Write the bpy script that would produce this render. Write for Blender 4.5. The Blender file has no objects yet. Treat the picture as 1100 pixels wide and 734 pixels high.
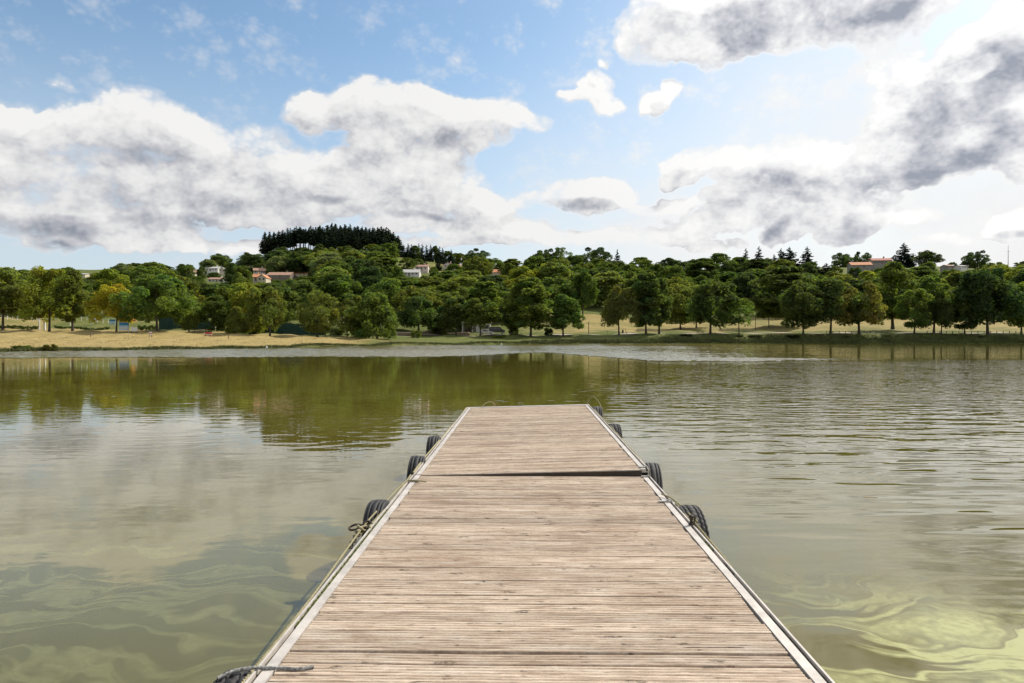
import bpy, bmesh, math, random
import numpy as np
from mathutils import Vector, Matrix, Euler

R = math.radians
sc = bpy.context.scene
COL = sc.collection

# ------------------------------------------------------------------ camera
FPX, CX, HY, EYE = 733.0, 550.0, 361.0, 2.0      # focal length and horizon of the photograph (1100 px wide)
cam_d = bpy.data.cameras.new('camera')
cam_d.sensor_width = 36.0
cam_d.lens = 36.0 * FPX / 1100.0
cam_d.clip_start, cam_d.clip_end = 0.05, 12000.0
cam = bpy.data.objects.new('camera', cam_d)
cam.location = (0, 0, EYE)
cam.rotation_euler = (R(90) - math.atan(6.0 / FPX), 0, 0)
COL.objects.link(cam)
sc.camera = cam

# ------------------------------------------------------------------ light
SUN_AZ, SUN_EL = 52.0, 43.0      # degrees right of the view axis, above the horizon
sun_d = bpy.data.lights.new('sun', 'SUN')
sun_d.energy = 4.8
sun_d.angle = R(0.6)
sun_d.color = (1.0, 0.93, 0.83)
sun = bpy.data.objects.new('sun', sun_d)
sdir = Vector((math.sin(R(SUN_AZ)) * math.cos(R(SUN_EL)), math.cos(R(SUN_AZ)) * math.cos(R(SUN_EL)), math.sin(R(SUN_EL))))
sun.rotation_euler = sdir.to_track_quat('Z', 'Y').to_euler()
sun.location = (60, 40, 80)
COL.objects.link(sun)

vs = sc.view_settings
sc.display_settings.display_device = 'sRGB'
vs.view_transform = 'Standard'
vs.look = 'None'
vs.exposure = 0.0
vs.gamma = 1.0
vs.use_curve_mapping = False
sc.render.engine = 'CYCLES'
cy = sc.cycles
cy.max_bounces = 8
cy.diffuse_bounces = 3
cy.glossy_bounces = 3
cy.transmission_bounces = 4
cy.transparent_max_bounces = 4
cy.caustics_reflective = False
cy.caustics_refractive = False
cy.use_denoising = True
cy.use_adaptive_sampling = True
cy.adaptive_threshold = 0.02
cy.adaptive_min_samples = 12
cy.sample_clamp_indirect = 6.0

# ------------------------------------------------------------------ node helper
class NT:
    """Short-hand for wiring shader nodes."""
    def __init__(s, tree):
        s.t = tree; s.n = tree.nodes; s.l = tree.links
    def put(s, sock, v):
        if hasattr(v, 'is_output'):
            s.l.new(v, sock)
        elif v is not None:
            try:
                sock.default_value = v
            except Exception:
                if isinstance(v, (int, float)):
                    sock.default_value = (v, v, v)
                else:
                    sock.default_value = tuple(v) + (1.0,)
    def node(s, kind, **kw):
        n = s.n.new(kind)
        for k, v in kw.items(): setattr(n, k, v)
        return n
    def m(s, op, a, b=None, c=None, clamp=False):
        n = s.n.new('ShaderNodeMath'); n.operation = op; n.use_clamp = clamp
        s.put(n.inputs[0], a)
        if b is not None: s.put(n.inputs[1], b)
        if c is not None: s.put(n.inputs[2], c)
        return n.outputs[0]
    def v(s, op, a, b=None, scale=None):
        n = s.n.new('ShaderNodeVectorMath'); n.operation = op
        s.put(n.inputs[0], a)
        if b is not None: s.put(n.inputs[1], b)
        if scale is not None: s.put(n.inputs['Scale'], scale)
        return n.outputs['Value'] if op in ('LENGTH', 'DOT_PRODUCT', 'DISTANCE') else n.outputs['Vector']
    def add(s, a, b): return s.m('ADD', a, b)
    def sub(s, a, b): return s.m('SUBTRACT', a, b)
    def mul(s, a, b): return s.m('MULTIPLY', a, b)
    def noise(s, vec, scale, detail=2.0, rough=0.5, dist=0.0, color=False):
        n = s.n.new('ShaderNodeTexNoise')
        s.put(n.inputs['Vector'], vec); s.put(n.inputs['Scale'], scale)
        s.put(n.inputs['Detail'], detail); s.put(n.inputs['Roughness'], rough); s.put(n.inputs['Distortion'], dist)
        return n.outputs['Color'] if color else n.outputs[0]
    def ramp(s, x, a, b, c=0.0, d=1.0, smooth=True):
        n = s.n.new('ShaderNodeMapRange')
        n.interpolation_type = 'SMOOTHSTEP' if smooth else 'LINEAR'
        n.clamp = True
        s.put(n.inputs['Value'], x)
        s.put(n.inputs['From Min'], a); s.put(n.inputs['From Max'], b)
        s.put(n.inputs['To Min'], c); s.put(n.inputs['To Max'], d)
        return n.outputs[0]
    def mix(s, f, a, b, mode='MIX'):
        n = s.n.new('ShaderNodeMix'); n.data_type = 'RGBA'; n.blend_type = mode; n.clamp_factor = True
        s.put(n.inputs[0], f); s.put(n.inputs[6], a); s.put(n.inputs[7], b)
        return n.outputs[2]
    def sep(s, v):
        n = s.n.new('ShaderNodeSeparateXYZ'); s.put(n.inputs[0], v); return n.outputs
    def comb(s, x, y, z=0.0):
        n = s.n.new('ShaderNodeCombineXYZ'); s.put(n.inputs[0], x); s.put(n.inputs[1], y); s.put(n.inputs[2], z)
        return n.outputs[0]
    def mapping(s, v, loc=(0, 0, 0), rot=(0, 0, 0), scale=(1, 1, 1), kind='POINT'):
        n = s.n.new('ShaderNodeMapping'); n.vector_type = kind
        s.put(n.inputs[0], v); n.inputs[1].default_value = loc; n.inputs[2].default_value = rot; n.inputs[3].default_value = scale
        return n.outputs[0]

# ------------------------------------------------------------------ sky
def sky_dir(px, py):
    """azimuth and elevation (radians) of a point of the sky"""
    az = math.atan((px - CX) / FPX)
    return az, math.atan((HY - py) / FPX * math.cos(az))

# cloud masses: direction, half width, half height (in photo pixels), tilt in degrees, strength
CLOUDS = [
    (10, 150, 95, 46, 0, 1.0), (80, 205, 130, 44, 0, 1.0), (165, 128, 62, 32, 8, 1.0), (205, 160, 80, 40, 10, 1.0), (250, 205, 110, 40, 0, 1.0), (120, 245, 160, 22, 0, .9),
    (350, 118, 52, 24, -4, 1.0), (400, 104, 48, 26, 0, 1.0), (460, 120, 62, 28, 4, 1.0), (515, 138, 56, 30, -18, .9), (548, 128, 28, 10, -10, .6),
    (440, 170, 84, 30, 8, 1.0), (350, 180, 62, 24, 0, .9), (365, 212, 90, 24, 0, .95), (470, 216, 90, 20, 0, .9), (520, 252, 64, 17, 0, 1.0), (450, 244, 80, 12, 0, .8), (300, 238, 80, 14, 0, .7),
    (285, 165, 54, 36, 0, .95), (95, 135, 60, 30, 0, .85), (122, 160, 44, 30, 0, .7), (300, 215, 90, 34, 0, .7), (420, 205, 120, 34, 0, .6), (500, 232, 80, 20, 0, .7), (560, 246, 50, 16, 0, .6), (800, 235, 150, 26, 0, .55), (900, 205, 90, 50, 0, .55), (950, 60, 60, 30, -30, .6),
    (403, 137, 34, 16, 0, .6), (190, 262, 170, 9, 0, .6), (420, 263, 120, 8, 0, .7), (650, 258, 120, 13, 0, .6), (60, 262, 44, 11, 0, .8), (270, 264, 22, 8, 0, .4),
    (632, 210, 56, 21, 3, 1.15), (575, 214, 26, 9, 0, .6), (690, 226, 30, 8, 0, .5),
    (720, 26, 60, 40, 0, 1.1), (760, 48, 56, 26, 10, 1.0), (850, 4, 170, 46, -3, 1.3), (960, 10, 90, 34, -8, 1.0),
    (640, 92, 26, 20, 10, .85), (655, 112, 22, 14, 0, .75), (616, 100, 20, 8, 0, .6), (702, 108, 20, 11, 0, .75), (722, 96, 16, 12, -20, .75), (648, 66, 9, 5, 0, .45), (572, 132, 22, 10, -10, .55),
    (985, 122, 70, 56, -10, 1.2), (1060, 105, 95, 76, -22, 1.3), (1100, 60, 80, 60, -30, 1.0), (1000, 165, 80, 34, -14, 1.2), (1130, 150, 80, 60, 0, 1.1),
    (738, 178, 36, 22, -20, 1.0), (790, 178, 34, 22, 0, .9), (845, 182, 68, 32, -5, 1.05), (870, 208, 60, 24, 0, 1.0), (785, 212, 36, 14, 0, .8), (920, 178, 40, 30, 0, .7), (730, 218, 30, 9, 0, .6),
    (912, 244, 44, 26, -20, 1.1), (845, 250, 40, 16, -24, .8), (975, 234, 36, 12, 0, .6), (1092, 242, 44, 20, -10, 1.0), (770, 266, 40, 9, 0, .6), (1010, 262, 50, 8, 0, .5),
    (60, 86, 26, 8, 20, .35),
    (-180, 180, 130, 90, 0, .9), (1330, 150, 150, 120, 0, .9),
]
# thick grey undersides
GREYS = [
    (50, 205, 160, 52, 0, .50), (220, 196, 120, 40, 0, .45), (450, 205, 120, 40, 0, .40), (330, 225, 100, 22, 0, .35),
    (40, 238, 130, 15, 0, 1.0), (190, 238, 70, 10, -3, .9), (150, 160, 44, 22, 0, .7), (20, 158, 44, 20, 0, .4), (322, 126, 28, 9, 0, .8),
    (235, 214, 34, 11, 0, .6), (352, 176, 30, 11, -8, .8), (365, 218, 30, 9, 0, .8), (450, 236, 40, 6, 0, .8), (478, 146, 34, 14, -20, .55), (500, 180, 30, 10, 0, .6), (60, 263, 32, 7, 0, .9), (530, 256, 44, 7, 0, .8), (420, 132, 40, 9, 0, .35),
    (632, 219, 60, 10, 2, 1.25),
    (870, 0, 210, 46, -6, 1.0), (790, 22, 50, 30, 14, .7), (960, 10, 60, 16, -8, .7),
    (1030, 160, 130, 26, -14, .9), (1035, 120, 140, 72, -24, .75), (1090, 66, 60, 40, -20, .6),
    (728, 190, 22, 15, -50, 1.1), (832, 198, 52, 20, 0, 1.1), (893, 198, 26, 11, 0, .8), (778, 219, 24, 8, 0, 1.0), (862, 216, 36, 9, 0, .8),
    (914, 246, 36, 19, -24, 1.5), (836, 252, 30, 11, -30, 1.0), (1092, 247, 38, 7, -8, 1.3), (972, 236, 24, 7, 0, .6), (975, 62, 40, 16, 0, -.6), (1030, 80, 30, 9, -18, -1.3), (1040, 142, 50, 13, -8, -1.0), (740, 52, 40, 16, 10, -.5),
]
world = bpy.data.worlds.new('World')
sc.world = world
world.use_nodes = True
wt = world.node_tree
wt.nodes.clear()
k = NT(wt)

def blob_sum(g, vec, items):
    tot = None
    for (px, py, rx, ry, tilt, wgt) in items:
        az, el = sky_dir(px, py)
        ca = math.cos(az)
        sx = rx / FPX * ca * ca * 1.05; sy = ry / FPX * ca * 1.02
        q = g.mapping(vec, loc=(az, el, 0), rot=(0, 0, R(-tilt)), scale=(sx, sy, 1.0), kind='TEXTURE')
        d = g.v('DOT_PRODUCT', q, q)
        f = g.m('MAXIMUM', g.m('MULTIPLY_ADD', d, -wgt, wgt) if wgt > 0 else g.m('MULTIPLY_ADD', d, wgt, -wgt), 0.0)
        if wgt < 0: f = g.m('MULTIPLY', f, -1.0)
        tot = f if tot is None else g.add(tot, f)
    return tot

def make_group():
    gt = bpy.data.node_groups.new('cloud_density', 'ShaderNodeTree')
    gt.interface.new_socket('Vector', in_out='INPUT', socket_type='NodeSocketVector')
    gt.interface.new_socket('Density', in_out='OUTPUT', socket_type='NodeSocketFloat')
    gt.interface.new_socket('Bulk', in_out='OUTPUT', socket_type='NodeSocketFloat')
    g = NT(gt)
    gi = g.node('NodeGroupInput'); go = g.node('NodeGroupOutput')
    p = gi.outputs[0]
    w1 = g.v('SUBTRACT', g.noise(p, 8.0, 4.0, 0.66, color=True), (0.5, 0.5, 0.5))
    p2 = g.v('ADD', p, g.v('MULTIPLY', w1, (0.095, 0.06, 0.0)))
    b = g.m('MINIMUM', blob_sum(g, p2, CLOUDS), 1.3)
    # cauliflower heads: rounded cells inside rounded cells
    vo = g.node('ShaderNodeTexVoronoi'); vo.feature = 'SMOOTH_F1'; vo.voronoi_dimensions = '2D'; vo.normalize = True
    g.put(vo.inputs['Vector'], g.v('ADD', g.v('MULTIPLY', p, (1.0, 1.35, 1.0)), g.v('MULTIPLY', w1, (0.035, 0.035, 0.0))))
    vo.inputs['Scale'].default_value = 12.0; vo.inputs['Detail'].default_value = 3.0; vo.inputs['Roughness'].default_value = 0.68; vo.inputs['Lacunarity'].default_value = 2.2
    vo.inputs['Smoothness'].default_value = 0.18
    puff = g.m('SUBTRACT', 0.30, vo.outputs['Distance'])
    f = g.noise(g.v('MULTIPLY', p, (1.0, 1.45, 1.0)), 9.0, 6.0, 0.64, 0.1)
    # the sky outside the picture: scattered clouds of the same kind
    xyz = g.sep(p)
    out_ = g.m('MAXIMUM', g.ramp(xyz[1], 0.50, 0.66), g.ramp(g.m('ABSOLUTE', xyz[0]), 0.80, 1.0))
    far = g.mul(out_, g.ramp(g.noise(p, 3.0, 2.0), 0.40, 0.62, 0.0, 0.9))
    d = g.add(g.add(b, far), g.add(g.mul(g.sub(f, 0.5), 1.9), g.mul(puff, 4.2)))
    d = g.m('SUBTRACT', d, g.ramp(g.add(b, far), 0.0, 0.50, 1.15, 0.0))
    g.l.new(g.m('ADD', d, 0.31), go.inputs[0])
    g.l.new(g.add(g.add(b, far), g.mul(g.sub(g.noise(g.v('MULTIPLY', p, (1.0, 1.6, 1.0)), 6.0, 2.0, 0.5), 0.5), 1.6)), go.inputs[1])
    return gt

grp = make_group()
tc = k.node('ShaderNodeTexCoord')
x, y, z = k.sep(tc.outputs['Generated'])
az = k.m('ARCTAN2', x, y)
el = k.m('ARCSINE', z)
pv = k.comb(az, el, 0.0)
def dens(off):
    n = k.node('ShaderNodeGroup'); n.node_tree = grp
    k.put(n.inputs[0], k.v('ADD', pv, off) if off else pv)
    return n.outputs
D0, B0 = dens(None)
D1, B1 = dens((0.016, 0.026, 0))       # towards the sun
soft = k.ramp(k.noise(pv, 6.0, 3.0), 0.35, 0.65, 0.40, 1.35)
alpha = k.ramp(D0, 0.0, soft)
halo = k.mul(k.ramp(D0, -0.95, 0.3), k.ramp(az, -0.2, 0.5, 0.50, 0.80))
# side and top that face the sun are bright, the lee and the base grey
lit = k.m('MULTIPLY_ADD', k.sub(D0, D1), 0.30, 0.78)
core = k.ramp(B0, 0.3, 1.8, 0.0, 0.24)
wv = k.v('SUBTRACT', k.noise(pv, 9.0, 3.0, 0.5, color=True), (0.5, 0.5, 0.5))
gv = k.v('ADD', pv, k.v('MULTIPLY', wv, (0.10, 0.06, 0.0)))
grey = k.m('MINIMUM', blob_sum(k, gv, GREYS), 1.25)
shade = k.sub(k.sub(lit, core), k.mul(k.ramp(k.mul(grey, k.ramp(k.noise(pv, 6.0, 3.0, 0.5), 0.3, 0.7, 0.70, 1.25)), 0.0, 1.7, 0.0, 1.0, True), 0.62))
shade = k.add(shade, k.mul(k.sub(k.noise(k.v('MULTIPLY', pv, (1.0, 1.6, 1.0)), 12.0, 3.0, 0.5), 0.5), 0.14))
shade = k.m('MAXIMUM', k.m('MINIMUM', shade, 1.0), 0.0)
rampn = k.node('ShaderNodeValToRGB')
cr = rampn.color_ramp
cr.elements[0].position = 0.0; cr.elements[0].color = (0.29, 0.315, 0.37, 1)
cr.elements[1].position = 1.0; cr.elements[1].color = (0.90, 0.895, 0.885, 1)
e = cr.elements.new(0.38); e.color = (0.56, 0.565, 0.60, 1)
e = cr.elements.new(0.66); e.color = (0.76, 0.76, 0.765, 1)
k.put(rampn.inputs[0], shade)
# the sun side of the sky is brighter
sunv = k.v('DOT_PRODUCT', tc.outputs['Generated'], tuple(sdir))
glow = k.ramp(sunv, 0.55, 0.99, 0.0, 0.28)
cloudcol = k.mix(1.0, rampn.outputs[0], k.comb(*(k.add(1.0, glow),) * 3), 'MULTIPLY')

sky = k.node('ShaderNodeTexSky', sky_type='NISHITA', sun_disc=False)
sky.sun_elevation = R(SUN_EL)
sky.sun_rotation = R(SUN_AZ)
sky.altitude = 300.0
sky.air_density = 1.0
sky.dust_density = 1.6
sky.ozone_density = 1.0
SKY_STRENGTH = 0.15
skyc = k.mix(1.0, sky.outputs[0], (0.92, 1.06, 1.06, 1), 'MULTIPLY')
# thin white veil low in the sky, stronger on the sun side
veil = k.mul(k.ramp(el, 0.02, k.ramp(az, -0.1, 0.5, 0.43, 0.75), 1.0, 0.0), k.ramp(az, -0.35, 0.40, 0.78, 1.0))
veil = k.m('MINIMUM', k.mul(veil, k.ramp(k.noise(pv, 5.0, 4.0), 0.2, 0.7, 0.75, 1.15)), 1.0)
veilc = k.mix(k.ramp(az, -0.35, 0.4), (0.66, 0.73, 0.81, 1), (0.90, 0.90, 0.90, 1))
bgA = k.node('ShaderNodeBackground'); k.put(bgA.inputs[0], skyc); bgA.inputs[1].default_value = SKY_STRENGTH
bgV = k.node('ShaderNodeBackground'); k.put(bgV.inputs[0], veilc); bgV.inputs[1].default_value = 1.0
bgC = k.node('ShaderNodeBackground'); k.put(bgC.inputs[0], cloudcol); bgC.inputs[1].default_value = 1.0
m1 = k.node('ShaderNodeMixShader'); k.put(m1.inputs[0], veil); k.l.new(bgA.outputs[0], m1.inputs[1]); k.l.new(bgV.outputs[0], m1.inputs[2])
bgH = k.node('ShaderNodeBackground'); k.put(bgH.inputs[0], k.mix(k.ramp(az, -0.35, 0.4), (0.70, 0.735, 0.79, 1), (0.95, 0.95, 0.94, 1)))
m15 = k.node('ShaderNodeMixShader'); k.put(m15.inputs[0], halo); k.l.new(m1.outputs[0], m15.inputs[1]); k.l.new(bgH.outputs[0], m15.inputs[2])
m2 = k.node('ShaderNodeMixShader'); k.put(m2.inputs[0], alpha); k.l.new(m15.outputs[0], m2.inputs[1]); k.l.new(bgC.outputs[0], m2.inputs[2])
wo = k.node('ShaderNodeOutputWorld'); k.l.new(m2.outputs[0], wo.inputs[0])
world.cycles.sampling_method = 'NONE'

# ------------------------------------------------------------------ materials
def new_mat(name):
    m = bpy.data.materials.new(name); m.use_nodes = True
    t = m.node_tree; t.nodes.clear()
    g = NT(t)
    b = g.node('ShaderNodeBsdfPrincipled'); o = g.node('ShaderNodeOutputMaterial')
    g.l.new(b.outputs[0], o.inputs[0])
    return m, g, b, o

def plain(name, col, rough=0.7, var=0.25, scale=6.0, metal=0.0, bump=0.0):
    """one surface colour with uneven wear"""
    m, g, b, o = new_mat(name)
    p = g.node('ShaderNodeTexCoord').outputs['Object']
    n = g.noise(p, scale, 6.0, 0.6)
    f = g.ramp(n, 0.3, 0.7, 1 - var, 1 + var, False)
    g.put(b.inputs['Base Color'], g.mix(1.0, tuple(col) + (1,), g.comb(f, f, f), 'MULTIPLY'))
    b.inputs['Roughness'].default_value = rough
    b.inputs['Metallic'].default_value = metal
    if bump:
        bn = g.node('ShaderNodeBump'); bn.inputs['Distance'].default_value = bump
        g.put(bn.inputs['Height'], g.noise(p, scale * 3, 5.0)); g.l.new(bn.outputs[0], b.inputs['Normal'])
    return m

def leaf_mat(name, trans=0.3):
    m, g, b, o = new_mat(name)
    oi = g.node('ShaderNodeObjectInfo')
    at = g.node('ShaderNodeAttribute', attribute_name='tint')
    col = g.mix(1.0, oi.outputs['Color'], at.outputs['Color'], 'MULTIPLY')
    g.put(b.inputs['Base Color'], col)
    b.inputs['Roughness'].default_value = 0.8
    b.inputs['Specular IOR Level'].default_value = 0.12
    tr = g.node('ShaderNodeBsdfTranslucent')
    g.put(tr.inputs[0], g.mix(1.0, col, (1.5, 1.6, 0.55, 1), 'MULTIPLY'))
    mx = g.node('ShaderNodeMixShader'); mx.inputs[0].default_value = trans
    g.l.new(b.outputs[0], mx.inputs[1]); g.l.new(tr.outputs[0], mx.inputs[2])
    g.l.new(mx.outputs[0], o.inputs[0])
    return m

LEAF = leaf_mat('leaves', 0.52)
NEEDLE = leaf_mat('needles', 0.12)
BARK = plain('bark', (0.075, 0.060, 0.045), 0.9, 0.35, 2.5, bump=0.02)

# ground: dry late-summer grass, greener in patches
GROUND, g, b, o = new_mat('ground')
p = g.node('ShaderNodeNewGeometry').outputs['Position']
zn = g.node('ShaderNodeAttribute', attribute_name='zone').outputs['Fac']      # 0 dry, 1 green
n1 = g.noise(p, 0.06, 5.0, 0.6); n2 = g.noise(p, 0.9, 5.0, 0.65); n3 = g.noise(p, 7.0, 3.0, 0.6)
f = g.m('ADD', zn, g.m('ADD', g.mul(g.sub(n1, 0.5), 1.1), g.mul(g.sub(n2, 0.5), 0.7)), clamp=True)
dry = g.mix(g.ramp(n2, 0.3, 0.7), (0.295, 0.222, 0.082, 1), (0.365, 0.285, 0.120, 1))
grn = g.mix(g.ramp(n2, 0.3, 0.7), (0.075, 0.095, 0.025, 1), (0.15, 0.165, 0.045, 1))
c = g.mix(g.ramp(f, 0.25, 0.75), dry, grn)
f3 = g.ramp(n3, 0.25, 0.75, 0.78, 1.2, False)
g.put(b.inputs['Base Color'], g.mix(1.0, c, g.comb(f3, f3, f3), 'MULTIPLY'))
b.inputs['Roughness'].default_value = 0.95
b.inputs['Specular IOR Level'].default_value = 0.1
bn = g.node('ShaderNodeBump'); bn.inputs['Distance'].default_value = 0.25; bn.inputs['Strength'].default_value = 0.6
g.put(bn.inputs['Height'], n2); g.l.new(bn.outputs[0], b.inputs['Normal'])

# water: turbid olive green lake, ripples, scum drifting near the dock
def water_mat(name, ruffled=0.0):
  m_, g, b, o = new_mat(name)
  p = g.node('ShaderNodeNewGeometry').outputs['Position']
  X, Y, Z = g.sep(p)
  def gauss(cx, cy_, rx, ry, tilt=0.0):
      q = g.mapping(p, loc=(cx, cy_, 0), rot=(0, 0, R(tilt)), scale=(rx, ry, 1.0), kind='TEXTURE')
      return g.m('POWER', 2.718, g.mul(g.v('DOT_PRODUCT', q, q), -1.0))
  # ripple height (metres)
  warp = g.v('MULTIPLY', g.v('SUBTRACT', g.noise(p, 0.16, 2.0, color=True), (0.5,) * 3), (3.0, 3.0, 0))
  pw = g.v('ADD', p, warp)
  r1 = g.noise(g.mapping(pw, rot=(0, 0, R(14)), scale=(1.0, 2.0, 1)), 1.7, 2.0, 0.4)         # short crossing ripples
  r2 = g.noise(g.mapping(pw, rot=(0, 0, R(-24)), scale=(1.0, 2.2, 1)), 1.6, 2.0, 0.4)
  r3 = g.noise(g.mapping(p, rot=(0, 0, R(-20)), scale=(0.55, 1.9, 1)), 1.0, 2.0, 0.4)          # long wake swells
  r4 = g.noise(p, 4.5, 2.0, 0.5)
  patch = g.ramp(g.noise(g.mapping(p, scale=(0.5, 1.0, 1)), 0.11, 2.0), 0.38, 0.62, 0.35, 1.0)
  side = g.ramp(X, -6.0, 5.0)                                            # livelier on the right
  mid = g.mul(g.ramp(Y, 7.0, 15.0), g.ramp(Y, 22.0, 40.0, 1.0, 0.45))
  rightmid = g.mul(g.mul(g.ramp(g.m('DIVIDE', X, g.m('MAXIMUM', Y, 5.0)), 0.02, 0.45), g.ramp(Y, 9.0, 20.0)), g.ramp(Y, 50.0, 64.0, 1.0, 0.1))
  a12 = g.m('ADD', g.mul(g.mul(mid, patch), 0.0040), g.mul(rightmid, 0.022))
  a12 = g.m('ADD', a12, 0.0006)
  h = g.mul(g.m('ADD', r1, r2), a12)
  swell = g.m('ADD', g.mul(g.mul(g.ramp(X, 1.6, 5.0), g.ramp(Y, 3.5, 7.0)), 0.045), 0.0035)
  h = g.m('ADD', h, g.mul(r3, g.mul(swell, g.ramp(Y, 14.0, 30.0, 1.0, 0.2))))
  h = g.m('ADD', h, g.mul(r4, 0.0006))
  bn = g.node('ShaderNodeBump'); bn.inputs['Distance'].default_value = 1.0; bn.inputs['Strength'].default_value = 1.0
  g.put(bn.inputs['Height'], h); g.l.new(bn.outputs[0], b.inputs['Normal'])
  # body colour and scum
  sw = g.v('ADD', p, g.v('MULTIPLY', g.v('SUBTRACT', g.noise(p, 0.55, 3.0, 0.5, color=True), (0.5,) * 3), (3.4, 2.2, 0)))
  sw = g.v('ADD', sw, g.v('MULTIPLY', g.v('SUBTRACT', g.noise(sw, 1.3, 2.0, 0.5, color=True), (0.5,) * 3), (0.7, 0.5, 0)))
  bands = g.noise(g.mapping(sw, rot=(0, 0, R(8)), scale=(0.30, 1.25, 1)), 1.5, 4.0, 0.55)
  wisp = g.ramp(g.m('ABSOLUTE', g.sub(bands, 0.5)), 0.0, 0.055, 1.0, 0.0)
  film = g.ramp(bands, 0.50, 0.60)
  zoneL = g.m('MINIMUM', g.m('ADD', gauss(-3.2, 4.6, 3.0, 1.7), g.mul(gauss(-5.5, 6.5, 4.5, 2.0), 0.7)), 1.0)
  zoneR = g.m('MINIMUM', g.m('ADD', gauss(2.5, 3.7, 0.9, 0.8, -20), gauss(3.6, 4.4, 1.3, 0.6, -25)), 1.0)
  speck = g.ramp(g.noise(p, 14.0, 4.0, 0.6), 0.35, 0.7, 0.6, 1.0)
  scum = g.m('ADD', g.mul(g.mul(g.m('MAXIMUM', wisp, g.mul(film, 0.16)), zoneL), 0.19), g.mul(g.mul(g.m('MAXIMUM', g.mul(film, g.ramp(g.noise(sw, 2.6, 4.0, 0.6), 0.36, 0.62, 0.12, 0.85)), wisp), zoneR), 1.2))
  scum = g.m('MINIMUM', g.mul(scum, speck), 0.8)
  body = g.mix(g.ramp(g.noise(p, 0.35, 4.0), 0.3, 0.7), (0.112, 0.094, 0.014, 1), (0.138, 0.118, 0.028, 1))
  g.put(b.inputs['Base Color'], g.mix(scum, body, (0.45, 0.45, 0.17, 1)))
  b.inputs['IOR'].default_value = 1.60
  ruf = g.node('ShaderNodeAttribute', attribute_name='ruffle').outputs['Fac']
  g.put(b.inputs['IOR'], g.m('MULTIPLY_ADD', ruf, 0.75, 1.60))
  g.put(b.inputs['Roughness'], g.m('ADD', g.mul(scum, 0.22), g.m('MULTIPLY_ADD', ruf, 0.20, 0.02)) if ruffled else g.m('MULTIPLY_ADD', scum, 0.22, 0.02))
  return m_
WATER = water_mat('lake_water')
WATER_RUFFLED = water_mat('ruffled_water', 0.30)

# weathered deck boards
DECK, g, b, o = new_mat('weathered_wood')
p = g.node('ShaderNodeTexCoord').outputs['Object']
bt = g.node('ShaderNodeAttribute', attribute_name='tint'); bt3 = g.sep(bt.outputs['Vector'])
rnd = bt3[0]
pp = g.v('ADD', p, g.comb(g.mul(rnd, 37.0), 0.0, 0.0))
wob = g.mul(g.sub(g.noise(g.mapping(pp, scale=(2.5, 9.0, 1.0)), 1.0, 3.0), 0.5), 0.05)
pg = g.v('ADD', pp, g.comb(0.0, wob, 0.0))
grain = g.noise(g.mapping(pg, scale=(3.4, 46.0, 1.0)), 1.0, 6.0, 0.66, 0.3)
fine = g.noise(g.mapping(pg, scale=(16.0, 210.0, 1.0)), 1.0, 4.0, 0.65)
speckle = g.noise(g.mapping(p, scale=(60.0, 110.0, 1.0)), 1.0, 3.0, 0.6)
blot = g.noise(g.mapping(p, scale=(0.8, 1.5, 1.0)), 1.0, 5.0, 0.6)
patchy = g.noise(g.mapping(pp, scale=(2.2, 9.0, 1.0)), 1.0, 5.0, 0.65)
c = g.mix(g.ramp(grain, 0.26, 0.70), (0.275, 0.192, 0.130, 1), (0.615, 0.500, 0.385, 1))
c = g.mix(g.mul(g.ramp(blot, 0.48, 0.70), 0.6), c, (0.270, 0.185, 0.125, 1))
c = g.mix(g.mul(g.ramp(patchy, 0.50, 0.70), 0.60), c, (0.63, 0.545, 0.445, 1))
f = g.ramp(fine, 0.25, 0.75, 0.72, 1.20, False)
f = g.mul(f, g.ramp(speckle, 0.25, 0.75, 0.84, 1.14, False))
f = g.mul(f, g.ramp(rnd, 0.0, 1.0, 0.80, 1.14, False))
c = g.mix(1.0, c, g.comb(f, f, f), 'MULTIPLY')
# knots with a darker halo, splits and dark weather checks along the grain
def knots(sx, sy, r0, r1, thr, amt, cc):
    vo = g.node('ShaderNodeTexVoronoi'); vo.feature = 'F1'; vo.voronoi_dimensions = '2D'
    g.put(vo.inputs['Vector'], g.v('ADD', g.mapping(pp, scale=(sx, sy, 1.0)), g.v('MULTIPLY', g.v('SUBTRACT', g.noise(p, 14.0, 4.0, 0.6, color=True), (0.5,) * 3), (0.30, 0.30, 0)))); vo.inputs['Scale'].default_value = 1.0
    sel = g.ramp(g.sep(vo.outputs['Color'])[0], thr, thr + 0.04)
    kk = g.mul(g.mul(g.ramp(vo.outputs['Distance'], r0, r1, 1.0, 0.0), sel), g.ramp(g.noise(p, 45.0, 4.0, 0.6), 0.38, 0.62, 0.25, 1.0))
    return g.mix(g.mul(kk, amt), c, cc), kk
c, kn0 = knots(1.5, 5.0, 0.02, 0.30, 0.62, 0.55, (0.20, 0.125, 0.075, 1))
c, knot = knots(2.4, 7.0, 0.03, 0.15, 0.57, 0.92, (0.050, 0.032, 0.020, 1))
c, kn2 = knots(6.0, 20.0, 0.05, 0.16, 0.70, 0.85, (0.060, 0.040, 0.026, 1))
chk = g.noise(g.mapping(pg, scale=(1.5, 70.0, 1.0)), 1.0, 3.0, 0.5)
c = g.mix(g.mul(g.ramp(chk, 0.655, 0.70), 0.85), c, (0.06, 0.04, 0.026, 1))
g.put(b.inputs['Base Color'], c)
b.inputs['Roughness'].default_value = 0.85
b.inputs['Specular IOR Level'].default_value = 0.25
bn = g.node('ShaderNodeBump'); bn.inputs['Distance'].default_value = 0.004; bn.inputs['Strength'].default_value = 0.7
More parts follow.
